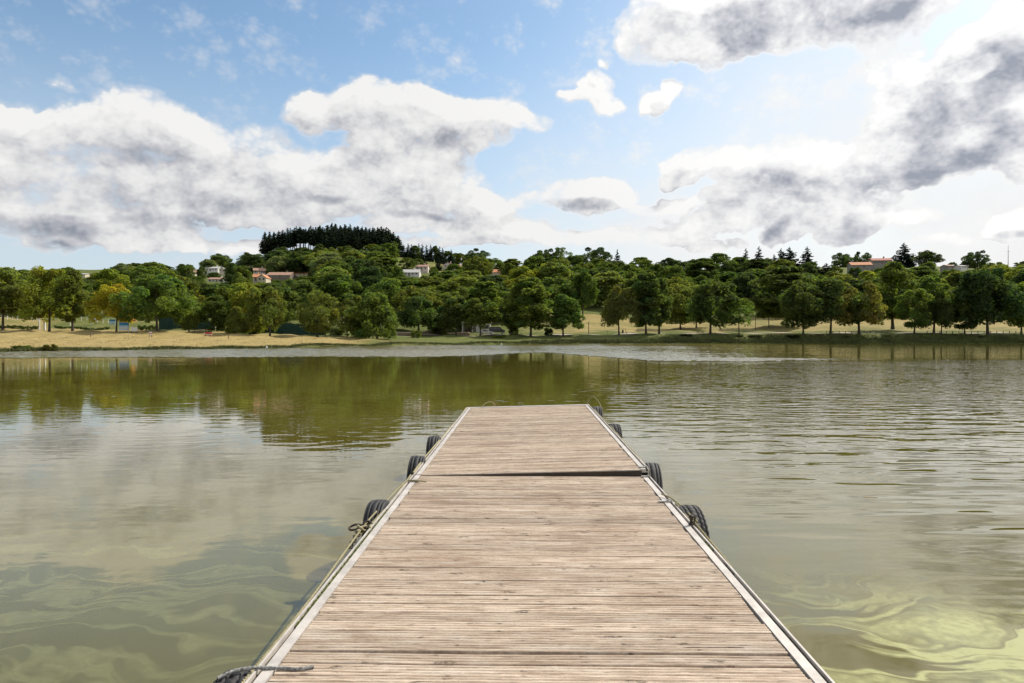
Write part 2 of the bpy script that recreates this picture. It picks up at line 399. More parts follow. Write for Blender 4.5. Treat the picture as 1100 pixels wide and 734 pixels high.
g.put(bn.inputs['Height'], g.m('ADD', grain, g.m('ADD', g.mul(fine, 0.5), g.mul(knot, -0.6)))); g.l.new(bn.outputs[0], b.inputs['Normal'])

ALU = plain('aged_aluminium', (0.53, 0.485, 0.435), 0.55, 0.22, 7.0, 0.15, 0.0008)
DARKGAP = plain('dark_frame_timber', (0.045, 0.034, 0.024), 0.9, 0.3, 6.0)
FLOAT = plain('grey_float', (0.11, 0.105, 0.12), 0.6, 0.25, 3.0)
RUBBER = plain('tyre_rubber', (0.019, 0.018, 0.019), 0.7, 0.45, 9.0, bump=0.002)
RUBBER_DUSTY_LIT = plain('dusty_lit_tyre_rubber', (0.085, 0.080, 0.076), 0.85, 0.35, 9.0, bump=0.002)  # paler than the left tyres: dust, plus sunlight put into the colour
ROPE = plain('old_rope', (0.34, 0.30, 0.17), 0.9, 0.3, 60.0, bump=0.002)
ROPE_GREY = plain('grey_speckled_rope', (0.27, 0.265, 0.25), 0.9, 0.75, 55.0, bump=0.003)
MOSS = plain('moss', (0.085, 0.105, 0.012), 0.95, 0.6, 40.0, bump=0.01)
CHANNEL_FILL = plain('rail_channel_fill', (0.060, 0.050, 0.028), 0.95, 0.5, 25.0, bump=0.004)
IRON = plain('rusty_iron', (0.060, 0.045, 0.035), 0.7, 0.4, 40.0, 0.3)
GALV = plain('galvanised_steel', (0.42, 0.40, 0.37), 0.5, 0.2, 20.0, 0.5)
WHITE = plain('white_paint', (0.64, 0.62, 0.58), 0.6, 0.08, 1.0)
CREAM = plain('cream_render', (0.56, 0.49, 0.37), 0.85, 0.1, 0.6)
PINKISH = plain('pale_pink_render', (0.60, 0.50, 0.46), 0.85, 0.1, 0.6)
STONE = plain('grey_stone', (0.26, 0.24, 0.21), 0.9, 0.3, 1.5)
TILE_ORANGE = plain('orange_roof_tiles', (0.52, 0.225, 0.105), 0.85, 0.25, 1.4)
TILE_BROWN = plain('brown_roof_tiles', (0.34, 0.20, 0.135), 0.85, 0.25, 1.4)
TILE_RED = plain('red_roof_tiles', (0.36, 0.13, 0.09), 0.85, 0.25, 1.4)
TILE_GREY = plain('pale_grey_roof', (0.42, 0.41, 0.39), 0.8, 0.15, 1.4)
GLASS = plain('window_glass', (0.035, 0.04, 0.05), 0.08, 0.1, 1.0)
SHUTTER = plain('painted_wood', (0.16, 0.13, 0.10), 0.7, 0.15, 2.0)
TIMBER = plain('grey_timber', (0.20, 0.17, 0.13), 0.9, 0.25, 3.0)
NETTING = plain('green_windbreak_mesh', (0.018, 0.055, 0.045), 0.9, 0.25, 0.8)
POLE_GREEN = plain('green_steel', (0.03, 0.07, 0.05), 0.6, 0.2, 2.0)
BLUE = plain('blue_print', (0.03, 0.20, 0.42), 0.6, 0.2, 1.0)
PALEBLUE = plain('pale_blue_print', (0.40, 0.56, 0.66), 0.6, 0.2, 1.5)
ORANGE = plain('orange_canvas', (0.55, 0.12, 0.04), 0.8, 0.25, 1.0)
RED = plain('red_paint', (0.42, 0.05, 0.035), 0.6, 0.15, 1.0)
DARKMETAL = plain('dark_metal', (0.035, 0.035, 0.035), 0.6, 0.2, 2.0)
CARWHITE = plain('white_car_paint', (0.70, 0.71, 0.72), 0.25, 0.04, 1.0)
CARDARK = plain('dark_car_paint', (0.02, 0.022, 0.028), 0.25, 0.04, 1.0)
GRAVEL = plain('pale_gravel', (0.40, 0.34, 0.26), 0.95, 0.2, 1.0)
WALLSTONE = plain('low_stone_wall', (0.30, 0.24, 0.17), 0.9, 0.3, 1.2)
RUSTBROWN = plain('rusty_brown', (0.27, 0.11, 0.05), 0.9, 0.3, 2.0)
REED = plain('reed', (0.12, 0.13, 0.04), 0.9, 0.35, 2.0)
HEDGE = plain('hedge_leaf', (0.04, 0.06, 0.02), 0.8, 0.4, 2.0)
SKIN = plain('skin', (0.42, 0.25, 0.18), 0.6, 0.05, 3.0)

# ------------------------------------------------------------------ helpers for objects
def link(o, parent=None):
    COL.objects.link(o)
    if parent is not None: o.parent = parent
    return o

def tag(o, label=None, cat=None, group=None, kind=None):
    if label: o['label'] = label
    if cat: o['category'] = cat
    if group: o['group'] = group
    if kind: o['kind'] = kind
    return o

def empty(name, loc, rz=0.0, label=None, cat=None, group=None):
    o = bpy.data.objects.new(name, None)
    o.empty_display_size = 0.3
    o.location = loc; o.rotation_euler = (0, 0, rz)
    link(o)
    return tag(o, label, cat, group)

class MB:
    """collects verts and faces of one mesh"""
    def __init__(s):
        s.v = []; s.f = []; s.mi = []; s.mats = []; s.cur = 0
    def use(s, m):
        if m not in s.mats: s.mats.append(m)
        s.cur = s.mats.index(m); return s
    def verts(s, vv):
        i = len(s.v); s.v.extend([tuple(q) for q in vv]); return i
    def face(s, idx):
        s.f.append(tuple(idx)); s.mi.append(s.cur)
    def box(s, c, size, rz=0.0, rot=None, taper=1.0, bev=0.0):
        x, y, z = [q / 2 for q in size]
        M = rot if rot is not None else Matrix.Rotation(rz, 3, 'Z')
        if bev <= 0:
            pts = [(-x, -y, -z), (x, -y, -z), (x, y, -z), (-x, y, -z), (-x * taper, -y * taper, z), (x * taper, -y * taper, z), (x * taper, y * taper, z), (-x * taper, y * taper, z)]
            i = s.verts([M @ Vector(q) + Vector(c) for q in pts])
            for q in ((0, 3, 2, 1), (4, 5, 6, 7), (0, 1, 5, 4), (1, 2, 6, 5), (2, 3, 7, 6), (3, 0, 4, 7)): s.face([i + a for a in q])
        else:
            bm = bmesh.new(); bmesh.ops.create_cube(bm, size=1.0)
            bmesh.ops.scale(bm, vec=size, verts=bm.verts)
            bmesh.ops.bevel(bm, geom=bm.edges[:], offset=bev, segments=2, affect='EDGES', profile=0.6)
            bm.verts.index_update()
            i = s.verts([M @ q.co + Vector(c) for q in bm.verts])
            for q in bm.faces: s.face([i + a.index for a in q.verts])
            bm.free()
        return s
    def tube(s, pts, rad, seg=8, cap=True, closed=False):
        pts = [Vector(q) for q in pts]; n = len(pts)
        rr = rad if hasattr(rad, '__len__') else [rad] * n
        rings = []; up = None
        for a in range(n):
            if closed: d = pts[(a + 1) % n] - pts[a - 1]
            else: d = pts[min(a + 1, n - 1)] - pts[max(a - 1, 0)]
            if d.length < 1e-9: d = Vector((0, 0, 1))
            d.normalize()
            if up is None:
                up = Vector((0, 0, 1)) if abs(d.z) < 0.9 else Vector((1, 0, 0))
            u = d.cross(up)
            if u.length < 1e-6: u = d.orthogonal()
            u.normalize(); w = u.cross(d); up = w
            rings.append(s.verts([pts[a] + (u * math.cos(2 * math.pi * q / seg) + w * math.sin(2 * math.pi * q / seg)) * rr[a] for q in range(seg)]))
        for a in range(n if closed else n - 1):
            i, j = rings[a], rings[(a + 1) % n]
            for q in range(seg): s.face((i + q, i + (q + 1) % seg, j + (q + 1) % seg, j + q))
        if cap and not closed:
            s.face([rings[0] + q for q in range(seg)][::-1]); s.face([rings[-1] + q for q in range(seg)])
        return s
    def prism(s, prof, a, b, axis='y'):
        """closed profile [(p, q)] extruded from a to b along an axis (x: p=y,q=z; y: p=x,q=z; z: p=x,q=y)"""
        n = len(prof)
        def P_(p, q, t): return {'x': (t, p, q), 'y': (p, t, q), 'z': (p, q, t)}[axis]
        i = s.verts([P_(p, q, a) for p, q in prof]); j = s.verts([P_(p, q, b) for p, q in prof])
        for q in range(n): s.face((i + q, i + (q + 1) % n, j + (q + 1) % n, j + q))
        s.face([i + q for q in range(n)][::-1]); s.face([j + q for q in range(n)])
        return s
    def lathe(s, prof, seg=16, c=(0, 0, 0)):
        c = Vector(c); rings = []
        for r, z in prof:
            rings.append(s.verts([c + Vector((r * math.cos(2 * math.pi * q / seg), r * math.sin(2 * math.pi * q / seg), z)) for q in range(seg)]))
        for a in range(len(prof) - 1):
            i, j = rings[a], rings[a + 1]
            for q in range(seg): s.face((i + q, i + (q + 1) % seg, j + (q + 1) % seg, j + q))
        s.face([rings[0] + q for q in range(seg)][::-1]); s.face([rings[-1] + q for q in range(seg)])
        return s
    def mesh(s, name, mat=None, smooth=False):
        me = bpy.data.meshes.new(name)
        me.from_pydata(s.v, [], s.f)
        mats = s.mats if s.mats else [mat]
        for m in mats: me.materials.append(m)
        if s.mats: me.polygons.foreach_set('material_index', s.mi)
        bm = bmesh.new(); bm.from_mesh(me); bmesh.ops.recalc_face_normals(bm, faces=bm.faces[:]); bm.to_mesh(me); bm.free()
        if smooth: me.polygons.foreach_set('use_smooth', [True] * len(me.polygons))
        me.update()
        return me
    def build(s, name, mat=None, parent=None, smooth=False):
        return link(bpy.data.objects.new(name, s.mesh(name, mat, smooth)), parent)

def np_mesh(name, verts, faces, mat, tint=None, smooth=False):
    """mesh from numpy arrays; faces all of one size; tint: one colour per vertex"""
    me = bpy.data.meshes.new(name)
    nv, nf, k_ = len(verts), len(faces), faces.shape[1]
    me.vertices.add(nv); me.vertices.foreach_set('co', np.asarray(verts, np.float32).ravel())
    me.loops.add(nf * k_); me.loops.foreach_set('vertex_index', np.asarray(faces, np.int32).ravel())
    me.polygons.add(nf)
    me.polygons.foreach_set('loop_start', np.arange(nf, dtype=np.int32) * k_)
    me.polygons.foreach_set('loop_total', np.full(nf, k_, np.int32))
    if smooth: me.polygons.foreach_set('use_smooth', np.ones(nf, bool))
    if tint is not None:
        at = me.attributes.new('tint', 'FLOAT_COLOR', 'POINT')
        at.data.foreach_set('color', np.concatenate([tint, np.ones((nv, 1))], 1).astype(np.float32).ravel())
    me.materials.append(mat)
    me.update(calc_edges=True); me.validate()
    return me

# ------------------------------------------------------------------ terrain
PXC = [-500, -150, 0, 150, 225, 280, 312, 400, 500, 600, 700, 850, 1000, 1250, 1700]
SHORE_T = [60, 70, 86, 97, 104, 111, 115, 135, 155, 168, 177, 183, 183, 185, 190]
# picture height of the ground at given distances, per column
TAB = {
    -500: [(76, 372), (150, 356), (185, 345), (260, 325), (350, 308), (450, 297), (600, 291), (1000, 300), (3000, 345)],
    -150: [(76, 372), (150, 356), (185, 345), (260, 325), (350, 308), (450, 297), (600, 291), (1000, 300), (3000, 345)],
    0:    [(90, 375), (150, 355.6), (168, 352.5), (188, 343), (260, 328), (350, 309), (450, 297), (600, 291), (1000, 300), (3000, 345)],
    150:  [(101, 373), (150, 356.5), (168, 354), (188, 347), (260, 331), (350, 309), (450, 295), (600, 290), (1000, 300), (3000, 345)],
    225:  [(108, 372), (150, 358.5), (168, 355.5), (188, 350), (260, 333), (350, 312), (450, 297), (600, 291), (800, 298), (1000, 305), (3000, 345)],
    280:  [(115, 371.4), (150, 360.8), (185, 357.5), (260, 336), (350, 314), (450, 298), (600, 284), (700, 281), (900, 288), (1400, 315), (3000, 345)],
    312:  [(118, 371), (150, 361.5), (185, 358.5), (260, 337), (350, 315), (450, 297), (600, 277), (700, 269), (900, 277), (1400, 310), (3000, 345)],
    400:  [(140, 368), (150, 366), (182, 361.2), (194, 360.2), (260, 338), (350, 316), (450, 295), (600, 276), (700, 268), (900, 277), (1400, 310), (3000, 345)],
    500:  [(158, 367.2), (168, 365), (184, 361.2), (196, 360.2), (260, 346), (350, 320), (450, 298), (600, 287), (700, 285), (900, 295), (1400, 320), (3000, 345)],
    600:  [(171, 366.8), (180, 363.5), (187, 360.7), (198, 359.7), (260, 341), (350, 318), (450, 298), (600, 292), (900, 305), (1400, 325), (3000, 345)],
    700:  [(180, 366.0), (186, 360.4), (190, 359.3), (200, 358.6), (230, 353), (265, 346), (350, 321), (450, 298), (600, 291), (900, 305), (1400, 325), (3000, 345)],
    850:  [(185.5, 365.4), (190, 358.9), (200, 358.0), (225, 352), (265, 343.5), (350, 318), (450, 293), (600, 288), (900, 303), (1400, 325), (3000, 345)],
    1000: [(185.5, 365.4), (190, 358.9), (200, 358.0), (225, 352), (265, 344), (350, 318), (450, 291), (600, 287), (900, 300), (1400, 325), (3000, 345)],
    1250: [(187.5, 365.4), (192, 358.9), (200, 358.0), (225, 352), (265, 344), (350, 318), (450, 291), (600, 287), (900, 300), (1400, 325), (3000, 345)],
    1700: [(192.5, 365.4), (196, 358.9), (203, 358.0), (225, 352), (265, 344), (350, 318), (450, 291), (600, 287), (900, 300), (1400, 325), (3000, 345)],
}
def shore(px): return float(np.interp(px, PXC, SHORE_T)) + 1.2 * math.sin(px * 0.045) + 0.7 * math.sin(px * 0.13 + 1.0)
def _col(px, D):
    t = TAB[px]
    s_ = float(np.interp(px, PXC, SHORE_T))
    ds = [s_] + [q[0] for q in t]; zs = [0.0] + [EYE + (HY - q[1]) * q[0] / FPX for q in t]
    return float(np.interp(D, ds, zs))
def ground_px(px, D):
    """height of the land at picture column px and distance D"""
    px = min(max(px, PXC[0]), PXC[-1])
    s_ = shore(px); base = float(np.interp(px, PXC, SHORE_T))
    if D < s_: return max(-1.6, -0.02 - (s_ - D) * 0.25)
    # shift of the wavy shore fades out inland
    d2 = D + (base - s_) * max(0.0, 1 - (D - s_) / 12.0)
    j = 0
    while j < len(PXC) - 2 and px > PXC[j + 1]: j += 1
    f = (px - PXC[j]) / (PXC[j + 1] - PXC[j])
    f = f * f * (3 - 2 * f) * 0.5 + f * 0.5
    z = _col(PXC[j], d2) * (1 - f) + _col(PXC[j + 1], d2) * f
    wob = 0.10 * math.sin(px * 0.08 + D * 0.21) + 0.07 * math.sin(px * 0.19 - D * 0.33 + 2)
    return max(z, 0.03) + wob * min(1.0, max(0.0, (D - s_ - 4) / 25.0)) * (1 + D / 150.0)
def X_of(px, D): return (px - CX) / FPX * D
def ground(Xw, Yw):
    return ground_px(CX + FPX * Xw / max(Yw, 1.0), Yw)
def at(px, D, dz=0.0): return Vector((X_of(px, D), D, ground_px(px, D) + dz))
def solve_D(px, y, d0=200.0, d1=690.0):
    """distance at which the ground of column px is seen at picture height y"""
    best = None
    D = d0
    while D < d1:
        yy = HY - (ground_px(px, D) - EYE) * FPX / D
        if yy <= y: return D
        D += 4.0
    return d1

def build_ground():
    us = list(range(-1200, -200, 60)) + list(range(-200, 1300, 8)) + list(range(1300, 2400, 60))
    ys = [-600, -300, -120, -60, -30, -14, -10, -9, -7, 0, 30, 50] + list(range(56, 130, 2)) + list(range(130, 206, 1)) + list(range(206, 280, 3)) + list(range(280, 720, 10)) + [740, 780, 840, 900, 1000, 1200, 1400, 1800, 2400, 3000]
    V = np.zeros((len(ys), len(us), 3)); Zn = np.zeros((len(ys), len(us), 3))
    for a, Yw in enumerate(ys):
        ref = max(60.0, Yw, -2.0 * Yw)
        for c, u in enumerate(us):
            Xw = (u - CX) / FPX * ref
            green = 0.5
            if Yw < 50:
                z = -1.6 if Yw > -8 else min(0.9, -1.6 + (-8 - Yw) * 1.0)
                green = 0.7
            else:
                px = CX + FPX * Xw / Yw
                z = ground_px(px, Yw)
                s_ = shore(min(max(px, PXC[0]), PXC[-1])); d = Yw - s_
                # colour zones: green fringe at the water, dry beach and meadow, green wooded hill
                if px < 480:
                    fr = 0.66 * max(0.0, 1 - d / 3.2)
                    beach = fr if Yw < 150 else (0.0 + 0.25 * min(1.0, (Yw - 150) / 12.0) if Yw < 196 else 0.95)
                    lush = 0.66
                    f_ = min(1.0, max(0.0, (px - 325 - 1.2 * max(0.0, min(30.0, (Yw - s_) - 8))) / 85.0)); f_ = f_ * f_ * (3 - 2 * f_)
                    if px < 325 and Yw > 150: f_ = 0.0
                    if px > 55 and Yw > 159: beach = max(beach, 0.68 * min(1.0, (Yw - 159) / 6.0))
                    elif Yw > 163: beach = max(beach, 0.38)
                    green = beach * (1 - f_) + lush * f_ if Yw < 200 else 0.95
                else:
                    green = 0.80 if d < 5 else (0.72 if Yw < 208 else (0.40 if Yw < 275 else 0.95))
                    if px < 620 and 205 <= Yw < 275: green = 0.55 + 0.3 * (px < 560)
                if 425 < px < 500 and 470 < Yw < 640: green = 0.62
                if 880 < px < 915 and 380 < Yw < 520: green = 0.8
            V[a, c] = (Xw, Yw, z); Zn[a, c] = green
    n, m_ = len(ys), len(us)
    idx = np.arange(n * m_).reshape(n, m_)
    F = np.stack([idx[:-1, :-1], idx[:-1, 1:], idx[1:, 1:], idx[1:, :-1]], -1).reshape(-1, 4)
    me = np_mesh('ground', V.reshape(-1, 3), F, GROUND, None, True)
    at_ = me.attributes.new('zone', 'FLOAT', 'POINT'); at_.data.foreach_set('value', Zn[..., 0].astype(np.float32).ravel())
    tag(link(bpy.data.objects.new('ground', me)), kind='structure')
build_ground()

me = np_mesh('lake_water', np.array([(-500, -9.0, 0), (500, -9.0, 0), (500, 215, 0), (-500, 215, 0)], float), np.array([[0, 1, 2, 3]]), WATER)
tag(link(bpy.data.objects.new('lake_water', me)), kind='structure')

def ripple_strip():
    lo_px = [-260, 0, 300, 500, 545, 590, 640, 700, 790, 860, 925]
    lo_y = [386, 385.5, 384, 383, 380.6, 379.2, 383.5, 388, 389.2, 388.3, 387.2]
    rng = np.random.default_rng(8)
    us = np.concatenate([np.arange(-260, 960, 1.6)])
    Yv = np.arange(49.0, 182.0, 0.17)
    comps = []
    for q in range(26):
        lam = 0.5 * (2.2 ** rng.uniform(0, 1)); th = rng.normal(0.12, 0.42)
        kx, ky = 2 * math.pi / lam * math.sin(th), 2 * math.pi / lam * math.cos(th)
        comps.append((kx, ky, rng.uniform(0, 6.28), lam))
    U, YY = np.meshgrid(us, Yv)
    XX = (U - CX) / FPX * YY
    Zw = sum(np.sin(kx * XX + ky * YY + ph) * lam for kx, ky, ph, lam in comps)
    Zw = Zw / np.std(Zw)
    lowY = 2.0 * FPX / (np.interp(U, lo_px, lo_y) - HY)
    edge = 0.9 * np.sin(XX * 0.9) + 1.3 * np.sin(XX * 0.31 + 1.3) + 1.6 * np.sin(XX * 0.13 + 0.4)
    amp = np.clip((YY - lowY - edge * 0.5) / 2.2, 0, 1)
    # to the right only a narrow tongue stays ruffled
    brk = 0.5 + 0.5 * np.sin(XX * 0.07 + 2.2 * np.sin(YY * 0.21)) * np.sin(YY * 0.55 + XX * 0.03)
    right = np.clip((U + 90 * (brk - 0.5) - 690) / 230, 0, 1) ** 0.7
    tongue = np.clip((66 - YY) / 7.0, 0, 1) * np.clip((U - 640) / 60, 0, 1) * np.clip((930 + 60 * (brk - 0.5) - U) / 130, 0, 1)
    far = (1 - right) * (0.85 + 0.15 * np.sin(XX * 0.05 + YY * 0.11))
    amp = amp * np.maximum(far, tongue)
    sh_ = np.array([shore(min(max(u, PXC[0]), PXC[-1])) for u in us])[None, :]
    amp = amp * np.clip((sh_ - YY) / 4.0, 0, 1) * np.clip((U + 255) / 30, 0, 1)
    Z = 0.004 + amp * np.maximum(0.0, 0.042 + 0.018 * Zw)
    keep = amp > 0.01
    n, m_ = Z.shape
    idx = np.arange(n * m_).reshape(n, m_)
    fk = keep[:-1, :-1] | keep[1:, 1:] | keep[:-1, 1:] | keep[1:, :-1]
    F = np.stack([idx[:-1, :-1], idx[:-1, 1:], idx[1:, 1:], idx[1:, :-1]], -1)[fk]
    used, inv = np.unique(F.ravel(), return_inverse=True)
    V = np.stack([XX, YY, Z], -1).reshape(-1, 3)[used]
    me = np_mesh('wind_ruffled_water', V, inv.reshape(-1, 4), WATER_RUFFLED, None, True)
    at_ = me.attributes.new('ruffle', 'FLOAT', 'POINT'); at_.data.foreach_set('value', np.clip(amp, 0, 1).reshape(-1)[used].astype(np.float32))
    tag(link(bpy.data.objects.new('wind_ruffled_water', me)), kind='structure')
    print('RIPPLE', len(V))
ripple_strip()

def strip_on_ground(name, cols, d_of, width, mat, lift=0.05):
    """a path that follows the ground"""
    vv = []; ff = []
    for i, px in enumerate(cols):
        for q in (0, 0.5, 1):
            D = d_of(px) + q * width
            vv.append((X_of(px, D), D, ground_px(px, D) + lift))
        if i:
            a = (i - 1) * 3; b_ = i * 3
            ff += [(a, b_, b_ + 1, a + 1), (a + 1, b_ + 1, b_ + 2, a + 2)]
    me = np_mesh(name, np.array(vv), np.array(ff), mat, None, True)
    return tag(link(bpy.data.objects.new(name, me)), kind='structure')
def path_D(px): return float(np.interp(px, [380, 420, 500, 560, 620, 700, 850, 1200], [183, 183.5, 187, 188.5, 189.5, 193.5, 194, 195]))
strip_on_ground('lakeside_path', list(range(384, 1210, 3)), path_D, 4.2, GRAVEL, 0.14)

# ------------------------------------------------------------------ the dock (own frame: x across, y along, z = 0 at the deck)
DOCK_Z = 0.5
DOCK_YAW = math.atan(0.0186)
def dock_pt(x, y, z=0.0):
    c_, s_ = math.cos(DOCK_YAW), math.sin(DOCK_YAW)
    ox, oy = 0.122 - 0.0186 * 3.04, 0.0
    return Vector((ox + x * c_ + y * s_, oy - x * s_ + y * c_, DOCK_Z + z))
HALF = 1.186
random.seed(5)
def decking(y0, y1, seed, gaps=(), slants=()):
    rnd = random.Random(seed)
    V = []; F = []; T = []
    NX = 15
    y = y0
    first = True
    while y < y1 - 0.02:
        w = min(rnd.choice((0.118, 0.118, 0.122, 0.114)), y1 - y)
        if w < 0.05: break
        gap = rnd.choice((0.005, 0.005, 0.006, 0.009, 0.013))
        for gy, gw in gaps:
            if y <= gy < y + w: gap = gw
        t = rnd.random()
        # cross section with three worn grooves
        nr = 4; prof = []
        rw = (w - gap) / nr
        for r_ in range(nr):
            a = y + r_ * rw
            g_ = 0.0035 if r_ else 0.0
            if r_: prof += [(a - 0.0015, -0.004), (a + 0.0022, -0.004)]
            else: prof += [(a, -0.03), (a, -0.003)]
            prof += [(a + 0.005, 0.0), (a + rw * 0.5, 0.0008), (a + rw - 0.0045, 0.0)]
        prof += [(y + w - gap, -0.003), (y + w - gap, -0.03)]
        n = len(prof)
        xl, xr = -HALF + 0.003 + rnd.random() ** 3 * 0.014, HALF - 0.004 - rnd.random() ** 2 * 0.016
        dz = rnd.gauss(0, 0.0016); tilt = rnd.gauss(0, 0.0012); bow = rnd.gauss(0, 0.0022); sk = rnd.gauss(0, 0.0012)
        ph = rnd.random() * 6.28; wav = abs(rnd.gauss(0, 0.0012))
        base = len(V)
        for c in range(NX):
            f = c / (NX - 1); xx = xl + (xr - xl) * f
            oy = bow * (1 - (2 * f - 1) ** 2) + sk * (2 * f - 1) + wav * math.sin(ph + f * 9)
            oz = dz + tilt * (2 * f - 1)
            for (py_, pz_) in prof: V.append((xx, py_ + oy, pz_ + oz)); T.append((t, t, t))
        for c in range(NX - 1):
            for q in range(n - 1):
                a = base + c * n + q
                F.append((a, a + n, a + n + 1, a + 1))
        y += w
    return np.array(V), np.array(F), np.array(T)

RAIL = [(0, 0.006), (0.050, 0.006), (0.050, -0.020), (0.072, -0.020), (0.072, 0.010), (0.083, 0.010), (0.083, -0.15), (0.073, -0.15), (0.073, -0.03), (0, -0.03)]
def section(y0, y1, seed, roll, pivot_x, label, gaps=(), end_plate=False, front_board=True):
    t = empty('dock_section', dock_pt(pivot_x, 0, 0), -DOCK_YAW, label, 'dock')
    t.rotation_euler = Euler((0, R(-roll), -DOCK_YAW), 'XYZ')
    V, F, T = decking(y0 + (0.0), y1 - (0.12 if end_plate else 0.0), seed, gaps)
    V[:, 0] -= pivot_x
    link(bpy.data.objects.new('decking', np_mesh('decking', V, F, DECK, T)), t)
    for sgn in (-1, 1):
        pr = [(sgn * (HALF + a) - pivot_x, b_) for a, b_ in RAIL]
        if sgn < 0: pr = pr[::-1]
        MB().prism(pr, y0 + 0.004, y1 - 0.004).build('edge_rail', ALU, t)
        # dark brown strip along the channel of the rail, darkens its bottom
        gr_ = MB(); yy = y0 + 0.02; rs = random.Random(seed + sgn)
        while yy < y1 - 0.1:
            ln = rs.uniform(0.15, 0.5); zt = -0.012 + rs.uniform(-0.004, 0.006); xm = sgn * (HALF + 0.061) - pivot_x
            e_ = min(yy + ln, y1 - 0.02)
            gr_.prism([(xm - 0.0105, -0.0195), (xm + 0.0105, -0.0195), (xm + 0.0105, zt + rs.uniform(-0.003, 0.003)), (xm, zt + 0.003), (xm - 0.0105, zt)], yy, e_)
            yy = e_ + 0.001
        gr_.build('channel_fill', CHANNEL_FILL, t)
    fr = MB()
    for xx in (-0.95, 0.0, 0.95): fr.box((xx - pivot_x, (y0 + y1) / 2, -0.105), (0.07, y1 - y0 - 0.1, 0.14))
    for q in range(int((y1 - y0) / 1.2) + 1):
        fr.box((-pivot_x, y0 + 0.08 + q * 1.2, -0.107), (2 * HALF - 0.1, 0.06, 0.13))
    fr.build('frame', DARKGAP, t)
    fl = MB(); ny = max(1, int((y1 - y0) / 2.2))
    for q in range(ny):
        ly = (y1 - y0) / ny
        for sgn in (-1, 1): fl.box((sgn * 0.72 - pivot_x, y0 + ly * (q + 0.5), -0.43), (0.82, ly * 0.8, 0.5), bev=0.06)
    fl.build('float', FLOAT, t)
    if end_plate:
        MB().prism([(-HALF - 0.09 - pivot_x, 0.010), (HALF + 0.09 - pivot_x, 0.010), (HALF + 0.09 - pivot_x, -0.16), (-HALF - 0.09 - pivot_x, -0.16)], y1 - 0.115, y1).build('end_beam', ALU, t)
    return t
Y_A, Y_B, Y_C = 3.13, 7.30, 14.25
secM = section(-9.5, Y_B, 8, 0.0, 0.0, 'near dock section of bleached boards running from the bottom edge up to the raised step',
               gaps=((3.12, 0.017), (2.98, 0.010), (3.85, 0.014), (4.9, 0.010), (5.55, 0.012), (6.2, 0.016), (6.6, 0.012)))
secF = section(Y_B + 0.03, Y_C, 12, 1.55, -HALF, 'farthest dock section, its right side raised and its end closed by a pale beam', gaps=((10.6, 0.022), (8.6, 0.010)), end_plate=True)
# raised front board of the far section, seen edge-on at the step
MB().box((HALF, Y_B + 0.012, -0.055), (2 * HALF, 0.02, 0.10)).build('front_board', DARKGAP, secF)
# bracket plates over the joints, moss in the left rail
def bracket(par, x, y, w=0.11, off=0.0):
    MB().box((x + off, y, 0.0145), (w, 0.035, 0.008)).box((x + off + 0.03, y, 0.023), (0.018, 0.018, 0.01)).build('bracket', GALV, par)
bracket(secM, HALF + 0.005, 6.15); bracket(secM, HALF + 0.03, Y_B - 0.06, 0.09)
bracket(secF, 2 * HALF + 0.04, Y_B + 0.12, 0.09)
bracket(secM, -HALF - 0.02, 6.98, 0.13)
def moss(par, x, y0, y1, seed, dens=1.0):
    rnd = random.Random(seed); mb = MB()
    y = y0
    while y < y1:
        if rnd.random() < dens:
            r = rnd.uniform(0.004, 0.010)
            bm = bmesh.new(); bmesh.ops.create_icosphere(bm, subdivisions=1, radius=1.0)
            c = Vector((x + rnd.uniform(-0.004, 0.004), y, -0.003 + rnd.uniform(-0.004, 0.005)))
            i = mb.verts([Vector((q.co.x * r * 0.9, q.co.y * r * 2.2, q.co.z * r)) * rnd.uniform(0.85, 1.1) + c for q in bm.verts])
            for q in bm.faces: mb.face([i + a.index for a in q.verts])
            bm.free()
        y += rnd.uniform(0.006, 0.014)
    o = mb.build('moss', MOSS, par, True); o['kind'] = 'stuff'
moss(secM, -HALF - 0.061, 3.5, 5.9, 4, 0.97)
moss(secM, HALF + 0.061, 4.80, 5.05, 5, 0.95)

